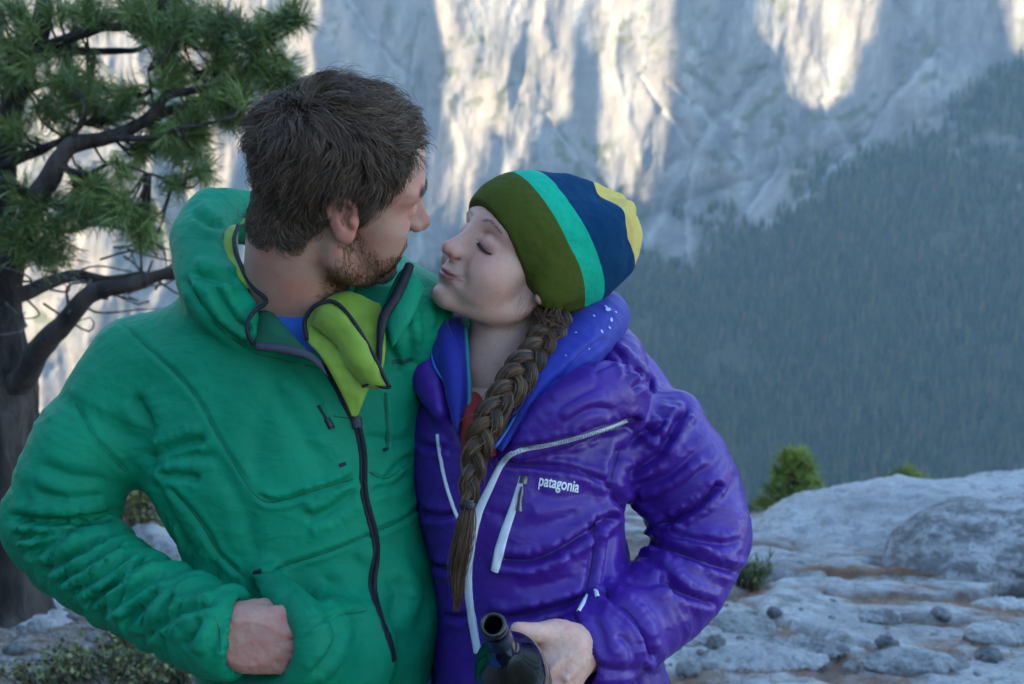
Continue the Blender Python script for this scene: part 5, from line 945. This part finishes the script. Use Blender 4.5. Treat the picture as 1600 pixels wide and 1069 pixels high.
    for s in (-1, 1):
        L = lid[s] + [.0006, 0, .0002]; obj('lash_line', mesh_np('lash_line', *tube_vf(hw(L), np.interp(np.linspace(0, 1, len(L)), [0, .5, 1], [.0002, .0005, .0004]) * (1 if s > 0 else .6), 6)), lm, WOMAN)
        t = np.linspace(.15, 1, 60); root = np.stack([np.interp(t, np.linspace(0, 1, len(L)), L[:, k]) for k in range(3)], -1); d = np.stack([np.full(60, .8), s * (t - .45) * .9, np.full(60, -.55)], -1); d = unit(d) * (.0055 if s > 0 else .0022)
        S = np.stack([root, root + d * .5 + [0, 0, -.0006], root + d + [0, 0, .0008]], 1); hair_curves('lashes', hw(S.reshape(-1, 3)).reshape(S.shape), .00022, lm, WOMAN)
    bro = sum(np.exp(-((Vl[:, 2] - np.interp(np.abs(Vl[:, 1]), [.012, .03, .05], [.0325, .0375, .0300])) / .0019) ** 2) * (s * Vl[:, 1] > .011) * (s * Vl[:, 1] < .050) * (Vl[:, 0] > .04) for s in (-1, 1))
    S = grow(Vl, bro ** 2, 620, Bw, Tw, WS, lambda C: np.stack([0 * C[:, 0], np.sign(C[:, 1]), 0 * C[:, 0] + .15], -1), lambda C: np.full(len(C), .0045), 4, .02, 0, 0, 0, 21); hair_curves('eyebrows', S, .00014, hair_mat('brow_hair', (.20, .125, .09), (.25, .16, .115), (.30, .20, .15)), WOMAN)
woman_body()
def woman_hat():
    lo, hi = np.array([-.24, -.12, -.12]), np.array([.12, .12, .20]); v = Vol(lo, hi, .0019)
    v.ell((-.010, 0, .050), (.1015, .083, .088), .01); v.ell((.034, 0, .048), (.0585, .0675, .0555), .045); v.ell((-.045, 0, .030), (.072, .078, .085), .03)
    
    for sd in (-1, 1): v.ell((-.012, sd * .080, .010), (.030, .0150, .036), .02)
    v.ell(HA * .105 + [-.002, 0, -.010], (.075, .072, .066), .05); v.ell(HA * .150 + [-.006, .004, -.012], (.034, .046, .034), .045)
    v.ell((-.010, 0, .046), (.0955, .0775, .082), .004, 's'); v.ell((.034, 0, .044), (.0540, .0635, .053), .004, 's'); v.ell((-.045, 0, .020), (.064, .072, .082), .004, 's')
    hb = -.0135
    sl, g = v.block(lo, hi); d = (hb - .004 * np.abs(g[..., 1]) / .08) - (g @ HA.astype(np.float32)); f = v.f; t = np.clip(.003 - np.abs(f - d), 0, None) / .003; v.f = (np.maximum(f, d) + t * t * .003 * .25).astype(np.float32)
    V, F = v.mesh(); V = relax(V, F, 3); N = vnormals(V, F); a = V @ HA; C = V - a[:, None] * HA; ang = np.arctan2(C[:, 1], C @ np.array([.82, 0, .571]))
    w = sstep(.06, .14, a); V = V + N * (w * (.0040 * np.sin(ang * 6 + 1.2 * np.sin(ang * 2)) + .004 * fbm(V * 22, 2, 6)) + .0008 * fbm(V * 60, 2, 3))[:, None]
    me = mesh_np('hat', c2w(from_head(Bw, Tw, WS, V)), F); attr(me, 'along', a + .0012 * np.sin(ang * 3) + w * .004 * np.sin(ang * 5)); m = mat('knit_stripes', (.1, .1, .1), .9); t = NT(m); al = t.attr('along'); r = t.n('ValToRGB'); r.color_ramp.interpolation = 'CONSTANT'
    e = r.color_ramp.elements; st = [(0, (.070, .090, .014)), (.045, (.008, .42, .26)), (.077, (.002, .040, .110)), (.140, (.60, .47, .13))]
    while len(e) < 4: e.new(.5)
    for k, (p, c) in enumerate(st): e[k].position = (p + .05) / .3 if k else 0; e[k].color = (*c, 1)
    q = t.math('DIVIDE', t.math('ADD', al, .05), .3); t.l(q, r.inputs[0]); co = t.coords(); t.color(t.mix(t.math('MULTIPLY', t.noise(co, 160, 3), .5), r.outputs[0], (.55, .55, .55), 'MULTIPLY')); t.bump(t.noise(co, 420, 3), .35, .0012); t.b.inputs['Specular IOR Level'].default_value = .12
    obj('hat', me, m, WOMAN)
woman_hat()
def braid():
    hm = hair_mat('braid_hair', (.042, .022, .012), (.092, .050, .027), (.17, .10, .055), .45); rg = np.random.default_rng(8)
    path = spline([pc(*p) for p in [(872, 490, 1.400), (852, 530, 1.374), (826, 566, 1.346), (798, 604, 1.318), (768, 648, 1.292), (748, 695, 1.280), (737, 740, 1.272), (731, 792, 1.266)]], 120); n = len(path); T_, N_, B_ = frames(path, (0, 0, -1)); s = np.linspace(0, 1, n)
    wd = np.interp(s, [0, .1, .35, .7, .92, 1], [.0125, .0140, .0130, .0108, .0082, .0055]) * (1 + .07 * np.sin(s * 19)); ph = 2 * np.pi * 3.7 * s ** .92; out = []
    for j in range(3):
        a = ph + j * 2 * np.pi / 3; lat = np.sin(a) * wd * 1.0; dep = np.sin(2 * a) * wd * .50; core = path + B_ * lat[:, None] + N_ * dep[:, None]; r = wd * np.interp(np.abs(np.sin(a)), [0, 1], [.66, .62]); Tc, Nc, Bc = frames(core, (0, 0, -1))
        for q in range(620):
            th, rr = rg.uniform(0, 2 * np.pi), math.sqrt(rg.uniform(.35, 1)); tw = th + s * 5 + .25 * np.sin(s * 20 + th); o = core + (Nc * np.cos(tw)[:, None] * .85 + Bc * np.sin(tw)[:, None]) * (r * rr)[:, None]; o = o + rg.normal(0, .0004, 3) + .0006 * np.stack([np.sin(s * 37 + th * 5), np.cos(s * 41 + th * 3), np.sin(s * 29 + th)], -1); out.append(o[::2])
    S = np.array(out); S = S + (S - np.roll(S, 1, 0)) * 0
    for q in range(110):       # flyaways
        i = rg.integers(0, len(S)); a = rg.integers(0, 45); seg = S[i, a:a + 12].copy(); seg += np.linspace(0, 1, len(seg))[:, None] ** 1.5 * rg.normal(0, .010, 3); S[i, :] = np.stack([np.interp(np.linspace(0, 1, S.shape[1]), np.linspace(0, 1, len(seg)), seg[:, k]) for k in range(3)], -1)
    B = hair_curves('braid', c2w(S.reshape(-1, 3)).reshape(S.shape), .00040, hm, WOMAN, .9)
    cp = []
    for j in range(3):
        a = ph + j * 2 * np.pi / 3; core = path + B_ * (np.sin(a) * wd)[:, None] + N_ * (np.sin(2 * a) * wd * .5)[:, None]; cp.append(tube_vf(c2w(core), wd * .56, 10))
    obj('braid_core', mesh_np('braid_core', *merge(cp)), mat('braid_core', (.022, .014, .009), .7), B)
    tail = spline([pc(*p) for p in [(731, 788, 1.266), (724, 840, 1.262), (716, 890, 1.264), (714, 945, 1.268)]], 24); st = []
    for q in range(700):
        o = rg.normal(0, 1, 3) * [.0042, .001, .0038]; w = np.interp(np.linspace(0, 1, 24), [0, .15, .5, .85, 1], [.5, .8, 1.0, .65, .35]); c = tail + o * w[:, None] + .0016 * np.stack([np.sin(np.linspace(0, 5, 24) + q), np.zeros(24), np.cos(np.linspace(0, 4, 24) + q)], -1); L = rg.uniform(.5, 1.08); st.append(np.stack([np.interp(np.linspace(0, L, 24), np.linspace(0, 1, 24), c[:, k]) for k in range(3)], -1) + np.maximum(np.linspace(0, L, 24) - 1, 0)[:, None] * (tail[-1] - tail[-2]) * 20)
    st = np.array(st); hair_curves('braid_tail', c2w(st.reshape(-1, 3)).reshape(st.shape), .00038, hm, B, .5)
    v = Vol(pc(731, 790, 1.266) - .02, pc(731, 790, 1.266) + .02, .001); c = pc(731, 789, 1.266); v.ell(c, (.0095, .0075, .0095), .002); V, F = v.mesh(); V = V + vnormals(V, F) * (.0007 * np.sin(V[:, 1] * 2600))[:, None]; obj('hair_tie', mesh_np('hair_tie', c2w(V), F[:, ::-1]), M_BLACK, B)
    fly = []
    for q in range(46):
        a = from_head(Bw, Tw, WS, np.array([[rg.uniform(-.03, .03), rg.choice([.073, .073, -.06]), rg.uniform(-.03, .0)]]))[0]; d = np.array([rg.normal(-.010, .012), rg.uniform(-.05, -.015), rg.normal(0, .006)]); fly.append(spline([a, a + d * .5 + rg.normal(0, .004, 3), a + d + rg.normal(0, .006, 3)], 10))
    fly = np.array(fly); hair_curves('stray_hair', c2w(fly.reshape(-1, 3)).reshape(fly.shape), .00013, hm, WOMAN, .6)
    # hair from the temple and nape running into the braid
    k = 26; roots = [(-.030, .071, -.020), (-.045, .064, -.045), (-.062, .050, -.062), (-.055, .060, -.030), (-.022, .070, -.036)]; S = []
    e = path[10]
    for q in range(900):
        a = np.array(roots[q % 5]) + rg.normal(0, .006, 3); a = from_head(Bw, Tw, WS, a[None])[0]; b = e + B_[10] * rg.uniform(-.019, .019) + N_[10] * rg.uniform(-.004, .014); S.append(spline([a, (a * .5 + b * .5) + [0, -.004, -.010] + rg.normal(0, .002, 3), b, path[22] + (b - e) * .6], k))
    S = np.array(S); hair_curves('hair', c2w(S.reshape(-1, 3)).reshape(S.shape), .00040, hm, WOMAN, 1)
def woman_jacket():
    v = Vol((-.40, -.66, 1.10), (.42, .14, 1.80), .0027)
    v.loft(px_secs([(560, 815, 105, 1.47, .085), (600, 812, 158, 1.47, .110), (650, 812, 178, 1.47, .128), (720, 812, 172, 1.465, .142), (800, 812, 160, 1.46, .145), (880, 826, 154, 1.46, .140), (950, 845, 162, 1.46, .14), (1010, 855, 176, 1.46, .145), (1080, 862, 184, 1.46, .15)]), .02, 2.3)
    v.chain(*px_chain([(992, 690, 1.475, .069), (1042, 720, 1.475, .072), (1080, 780, 1.475, .066), (1098, 840, 1.46, .058)]), .014, n=14)
    v.chain(*px_chain([(1098, 840, 1.46, .058), (1066, 906, 1.425, .058), (1008, 960, 1.375, .056), (950, 1003, 1.318, .051), (936, 1014, 1.304, .050)]), .014, n=14)
    v.chain(*px_chain([(1030, 640, 1.49, .026), (1062, 640, 1.48, .024)]), .03)
    v.chain(*px_chain([(690, 640, 1.50, .062), (640, 690, 1.60, .064), (560, 760, 1.69, .058), (480, 800, 1.71, .05)]), .03, n=12)
    # purple collar rolled open and hood behind
    v.chain(*px_chain([(790, 705, 1.325, .010), (835, 676, 1.322, .026), (890, 645, 1.330, .037), (942, 618, 1.355, .041), (972, 622, 1.375, .034), (984, 636, 1.385, .020)]), .012, n=20)
    v.chain(*px_chain([(985, 640, 1.41, .018), (965, 600, 1.43, .040), (950, 560, 1.47, .046), (915, 555, 1.54, .05), (830, 570, 1.58, .05), (740, 570, 1.56, .045), (680, 560, 1.50, .036), (664, 548, 1.45, .026), (668, 590, 1.40, .022), (690, 640, 1.36, .014)]), .016, n=34)
    v.chain(*px_chain([(985, 585, 1.52, .035), (1010, 612, 1.52, .032)]), .02)
    v.chain(*px_chain([(780, 480, 1.44, .075), (782, 560, 1.43, .080), (780, 610, 1.40, .066)]), .012, 's', n=10)
    v.chain(*px_chain([(765, 600, 1.345, .060), (750, 680, 1.315, .034), (738, 770, 1.300, .012)]), .010, 's', n=10)
    v.chain(*px_chain([(925, 1022, 1.295, .034), (880, 1030, 1.27, .034)]), .004, 's')
    V, F = v.mesh(); V = relax(V, F, 2)
    up = [pc(990, 690, 1.475), pc(1072, 780, 1.475), pc(1092, 838, 1.46)]; fo = [pc(1092, 838, 1.46), pc(1005, 955, 1.375), pc(936, 1014, 1.304)]
    V = arm_folds(V, F, up, .0035, .05, .10, 32); V = arm_folds(V, F, fo, .0030, .05, .08, 35)
    ST = [([(784, 722), (840, 727), (905, 737), (955, 762)], 4, 4, 2.5, 1), ([(787, 876), (834, 876), (887, 852), (948, 810)], 6, 9, 5, 1), ([(750, 960), (800, 965), (880, 945), (925, 925)], 6, 7, 4), ([(760, 800), (790, 806)], 6, 2, 1),
          ([(968, 705), (955, 760), (980, 800), (1004, 818)], 7, 10, 5, 1), ([(1040, 818), (1087, 793), (1118, 760)], 5, 8, 5, 1), ([(1010, 846), (1063, 863), (1110, 880), (1150, 893)], 6, 9, 5, 1), ([(1022, 838), (1050, 838), (1130, 850), (1160, 840)], 5, 5, 3), ([(1036, 908), (1070, 928), (1108, 941)], 6, 8, 4, 1), ([(1000, 868), (1030, 885), (1060, 925)], 6, 5, 3),
          ([(946, 926), (992, 967), (1018, 1024)], 6, 8, 4, 1), ([(980, 905), (1010, 915), (1040, 912)], 7, 4, 2), ([(893, 955), (905, 1003), (918, 1045)], 5, 6, 3), ([(925, 960), (940, 990), (945, 1030)], 6, 4, 2), ([(960, 990), (985, 1010), (990, 1050)], 7, 4, 2.5), ([(975, 700), (1005, 676), (1042, 662)], 6, 6, 3), ([(969, 746), (1022, 716), (1060, 660), (1075, 632)], 6, 7, 4),
          ([(1000, 660), (1040, 690), (1060, 650)], 5, 4, 3), ([(1020, 640), (1050, 655), (1078, 640)], 5, 4, 3), ([(985, 760), (1040, 745), (1095, 700)], 6, 5, 3), ([(1000, 790), (1050, 770), (1110, 725)], 5, 4, 2), ([(930, 815), (926, 875), (914, 930)], 5, 6, 3, 1), ([(955, 830), (948, 880), (935, 925)], 5, 4, 2),
          ([(650, 690), (680, 700), (700, 696)], 5, 5, 3), ([(655, 800), (690, 806), (712, 800)], 5, 5, 3), ([(668, 880), (700, 890), (720, 885)], 5, 5, 3), ([(690, 960), (720, 965), (738, 955)], 5, 4, 3), ([(815, 703), (880, 692), (935, 675), (992, 656)], 5, 10, 3, 1), ([(865, 640), (900, 620), (940, 600)], 6, 3, 2), ([(880, 665), (920, 640), (960, 640)], 5, 3, 2),
          ([(950, 540), (970, 560), (982, 590)], 4, 4, 3), ([(960, 545), (990, 575), (1000, 600)], 4, 5, 3), ([(975, 580), (1000, 585), (1020, 605)], 4, 4, 3), ([(985, 610), (1005, 600), (1025, 615)], 4, 4, 3), ([(930, 580), (955, 570), (975, 572)], 4, 3, 2), ([(830, 770), (870, 780), (930, 770)], 10, 2.5, 2), ([(790, 830), (850, 820), (910, 800)], 12, 2.5, 2), ([(800, 920), (850, 915), (900, 900)], 10, 2.5, 2), ([(900, 1020), (940, 1045), (1000, 1050)], 8, 4, 3), ([(1000, 1040), (1020, 1055), (1036, 1050)], 6, 3, 2)]
    V = creases(V, F, ST); N = vnormals(V, F); x, y = c2px(V); V = V + N * (.0012 * fbm(V * np.array([14., 22, 14]), 2, 42) + .0004 * fbm(V * np.array([50., 80, 50]), 3, 47, ridge=True))[:, None]
    Vw = c2w(V); F = F[:, ::-1]; J = obj('jacket', mesh_np('jacket', Vw, F), W_PURPLE, WOMAN); bv = bvh_of(Vw, F); add = lambda n, vf, m: obj(n, mesh_np(n, *vf), m, J)
    zp = [(978, 657), (940, 672), (902, 684), (860, 695), (826, 701), (800, 708), (782, 728), (764, 765), (748, 800), (738, 842), (732, 890), (734, 940), (741, 985), (747, 1020)]
    seam_lines(bv, [[(784, 722), (840, 727), (905, 737), (955, 762)], [(780, 876), (834, 876), (887, 852), (948, 810)], [(968, 705), (955, 760), (980, 800), (1004, 818)], [(1040, 818), (1087, 793), (1118, 760)], [(1010, 846), (1063, 863), (1110, 880), (1148, 893)], [(1036, 908), (1070, 928), (1106, 940)], [(946, 926), (992, 967), (1018, 1024)], [(930, 815), (926, 875), (914, 930)], [(752, 960), (800, 965), (880, 945), (922, 926)], [(655, 800), (690, 806), (712, 800)], [(668, 880), (700, 890), (720, 885)]], mat('purple_stitching', (.018, .006, .10), .8), J, .0013)
    add('zip', drape(bv, zp, .0090, .0022, .0012, 90, taper=([0, .3, .42, .6, 1], [.45, .6, .8, 1.15, 1.15])), W_WHITE)
    add('zip', drape(bv, [(684, 680), (688, 712), (697, 755), (708, 790), (716, 810)], .0042, .0018, .0012, 40), W_WHITE); add('chest_zip', drape(bv, [(816, 744), (803, 790), (786, 840), (773, 892)], .0105, .0014, .0008, 40, taper=([0, .3, .8, 1], [.6, .8, 1.1, .9])), W_WHITE)
    gm = mat('grey_zip_metal', (.12, .12, .14), .35, Metallic=.6)
    add('zip_pull', drape(bv, [(820, 742), (817, 756)], .010, .004, .002, 8), gm); add('zip_pull', drape(bv, [(816, 760), (813, 780), (811, 798)], .0060, .0035, .0035, 12, taper=([0, .3, .6, 1], [.5, 1, .7, 1.2])), gm)
    add('pocket_zip', drape(bv, [(918, 930), (910, 945), (904, 956)], .0045, .0016, .0010, 10), W_WHITE); add('pocket_zip', drape(bv, [(930, 922), (934, 934)], .005, .0016, .0010, 8), W_WHITE)
    # stitched teeth along the upper run of the zip
    S = spline(zp[:7], 66); tv = []
    for a, b in zip(S[:-1], S[1:]):
        m_ = (a + b) / 2; d = b - a; d = d / np.linalg.norm(d); q = [cast(bv, *(m_ + np.array([-d[1], d[0]]) * o)) for o in (-1.8, 1.8)]
        if q[0][0] is None or q[1][0] is None: continue
        n_ = q[0][1] if q[0][1] @ (CO - q[0][0]) > 0 else -q[0][1]; P = np.array([q[0][0], q[1][0]]) + n_ * .0036; tv.append(tube_vf(P, .00075, 5))
    add('zip_teeth', merge(tv), mat('zip_teeth', (.30, .31, .36), .4))
    text_on(bv, 'patagonia', 841, 758, 25, 10, .0014, 'chest_lettering', mat('white_embroidery', (.72, .74, .80), .6), J, .022, 0, .66)
    # inner blue jacket: hood behind the head, two front panels
    I = Vol(pc(660, 720, 1.28), pc(990, 430, 1.66), .0026)
    I.chain(*px_chain([(790, 690, 1.318, .006), (822, 640, 1.335, .016), (858, 590, 1.362, .024), (900, 545, 1.40, .034), (932, 510, 1.445, .036), (942, 492, 1.49, .034), (900, 490, 1.55, .04), (820, 500, 1.57, .04), (750, 520, 1.55, .035), (705, 520, 1.49, .026), (700, 512, 1.44, .022), (706, 560, 1.39, .018), (714, 620, 1.355, .013), (718, 680, 1.33, .006)]), .012, n=44)
    I.chain(*px_chain([(780, 480, 1.435, .066), (782, 560, 1.43, .066), (775, 620, 1.40, .058), (752, 690, 1.34, .03)]), .008, 's', n=12)
    V, F = I.mesh(); V = relax(V, F, 2); V = creases(V, F, [([(870, 600), (905, 560), (950, 525)], 5, 2.5, 1.5), ([(820, 660), (850, 615), (880, 585)], 5, 2, 1.5)]); V = V + vnormals(V, F) * (.0010 * fbm(V * 30, 3, 3))[:, None]
    IJ = obj('inner_jacket', mesh_np('inner_jacket', c2w(V), F[:, ::-1]), W_BLUE, WOMAN); ib = bvh_of(c2w(V), F[:, ::-1])
    addi = lambda n, vf, m: obj(n, mesh_np(n, *vf), m, IJ)
    addi('front_panel', sheet([[(846, 552, 1.372), (835, 590, 1.352), (815, 635, 1.330), (775, 700, 1.306)], [(866, 556, 1.368), (858, 596, 1.348), (835, 640, 1.326), (784, 706, 1.302)]], 8, 30, .006, .003), W_BLUE)
    addi('front_panel', sheet([[(670, 514, 1.425), (676, 560, 1.392), (694, 605, 1.365), (706, 650, 1.345)], [(692, 492, 1.435), (698, 540, 1.395), (712, 595, 1.365), (718, 660, 1.343)], [(724, 490, 1.45), (728, 540, 1.408), (730, 600, 1.375), (726, 664, 1.345)]], 12, 26, .005, .004), W_BLUE)
    addi('piping', tube_px([(843, 550, 1.370), (832, 592, 1.350), (813, 636, 1.327), (792, 674, 1.312), (772, 700, 1.304)], .0022), W_PIPE); addi('piping', tube_px([(671, 530, 1.412), (679, 572, 1.384), (701, 607, 1.360), (706, 645, 1.343)], .0020), W_PIPE)
    addi('collar_lining', sheet([[(850, 548, 1.378), (868, 536, 1.385), (884, 528, 1.39)], [(846, 562, 1.37), (860, 552, 1.375), (872, 546, 1.38)]], 6, 10, .004), W_PIPE)
    addi('trim', tube_px([(727, 512, 1.425), (730, 555, 1.398), (733, 600, 1.374), (733, 640, 1.352)], .0030), W_TEALP)
    o = Vol(pc(700, 720, 1.30), pc(800, 560, 1.44), .003); o.chain(*px_chain([(738, 628, 1.378, .013), (742, 660, 1.350, .018), (750, 720, 1.33, .022)]), .01); V, F = o.mesh(); obj('base_layer', mesh_np('base_layer', c2w(relax(V, F, 2)), F[:, ::-1]), W_RED, WOMAN)
    # flecks printed on the hood
    fl = []
    for a, b, r in [(950, 484, 4.5), (947, 480, 3), (955, 500, 3.5), (928, 494, 2), (940, 518, 2.6), (952, 512, 2.2), (962, 488, 2.2), (900, 520, 1.4), (920, 545, 1.4), (884, 556, 1.2)]:
        p, q = cast(ib, a, b)
        if p is None: continue
        q = q if q @ (CO - p) > 0 else -q; t = unit(np.cross(q, [0, 0, 1])); u = np.cross(q, t); k = np.arange(7) / 7 * 2 * np.pi; rr = r / FPX * 1.45 * (1 + .35 * np.sin(k * 2 + a)); P = p + q * .0008 + (np.cos(k) * rr)[:, None] * t + (np.sin(k) * rr)[:, None] * u; fl.append((np.vstack([P, (p + q * .0010)[None]]), [np.stack([np.arange(7), (np.arange(7) + 1) % 7, np.full(7, 7)], -1)]))
    if fl: addi('printed_flecks', merge(fl), mat('pale_fleck', (.35, .45, .75), .6))
woman_jacket(); braid()
# ---------------------------------------------------------------- the bottle she holds
def bottle():
    a = pc(770, 976, 1.035); d = unit(np.array([.10, -.50, .86])); root = empty('wine_bottle', c2w(a + d * .30), 'open dark wine bottle in her left hand, neck pointing at the camera', 'bottle')
    gl = mat('dark_bottle_glass', (.004, .006, .004), .06, IOR=1.5); gl.node_tree.nodes['Principled BSDF'].inputs['Specular IOR Level'].default_value = .6
    def lathe(prof, n=40):
        t = unit(np.cross(d, [0, 1., 0])); u = np.cross(d, t); k = np.arange(n) / n * 2 * np.pi; P = np.array(prof); V = a + P[:, 0][:, None, None] * d + P[:, 1][:, None, None] * (np.cos(k)[None, :, None] * t + np.sin(k)[None, :, None] * u); return c2w(V.reshape(-1, 3)), [grid_faces(len(P), n, True)]
    s = spline(np.array([(.078, .0142), (.095, .0165), (.115, .0245), (.135, .0330), (.155, .0372), (.175, .0380)]), 16)
    out = [(.080, .0), (.080, .0078), (.030, .0078), (.004, .0077), (.0005, .0087), (0, .0102), (.001, .0119), (.004, .0126), (.010, .0127), (.0125, .0123), (.0132, .0115), (.020, .0116), (.050, .0126), (.076, .0142)] + [tuple(q) for q in s] + [(.285, .0380), (.294, .0365), (.299, .032), (.300, .0)]
    obj('glass', mesh_np('glass', *lathe(out)), gl, root)
    foil = [(.017, .0119), (.0175, .0123), (.030, .0127), (.052, .0134), (.0525, .0129)]
    obj('neck_foil', mesh_np('neck_foil', *lathe(foil)), mat('dark_foil', (.015, .03, .06), .3, Metallic=.5), root)
    lab = [(.192, .0381), (.1925, .0385), (.268, .0385), (.2685, .0381)]; obj('label', mesh_np('label', *lathe(lab)), mat('bottle_label', (.05, .055, .06), .6), root)
bottle()
# ---------------------------------------------------------------- air between here and the far wall
def haze():
    lo, hi = np.array([-3700., -2300., -1600.]), np.array([2800., 2800., HAZE_TOP])
    V = np.array([[x, y, z] for x in (0, 1) for y in (0, 1) for z in (0, 1)]) * (hi - lo) + lo
    F = np.array([[0, 1, 3, 2], [4, 6, 7, 5], [0, 4, 5, 1], [2, 3, 7, 6], [0, 2, 6, 4], [1, 5, 7, 3]])
    m = bpy.data.materials.new('haze'); m.use_nodes = True; nt = m.node_tree; nt.nodes.remove(nt.nodes['Principled BSDF'])
    v = nt.nodes.new('ShaderNodeVolumePrincipled'); v.inputs['Color'].default_value = (.55, .78, 1.0, 1); v.inputs['Density'].default_value = HAZE_D; v.inputs['Anisotropy'].default_value = .2
    nt.links.new(v.outputs[0], nt.nodes['Material Output'].inputs['Volume'])
    tag(obj('haze', mesh_np('haze', V, F, smooth=False), m), 'blue air filling the valley', 'haze', kind='stuff')
HAZE_D = 1.65e-4
HAZE_TOP = max((o.matrix_basis @ Vector(c)).z for o in SC.objects if o.type == 'MESH' for c in o.bound_box) + 5
print('haze top', HAZE_TOP)
haze()
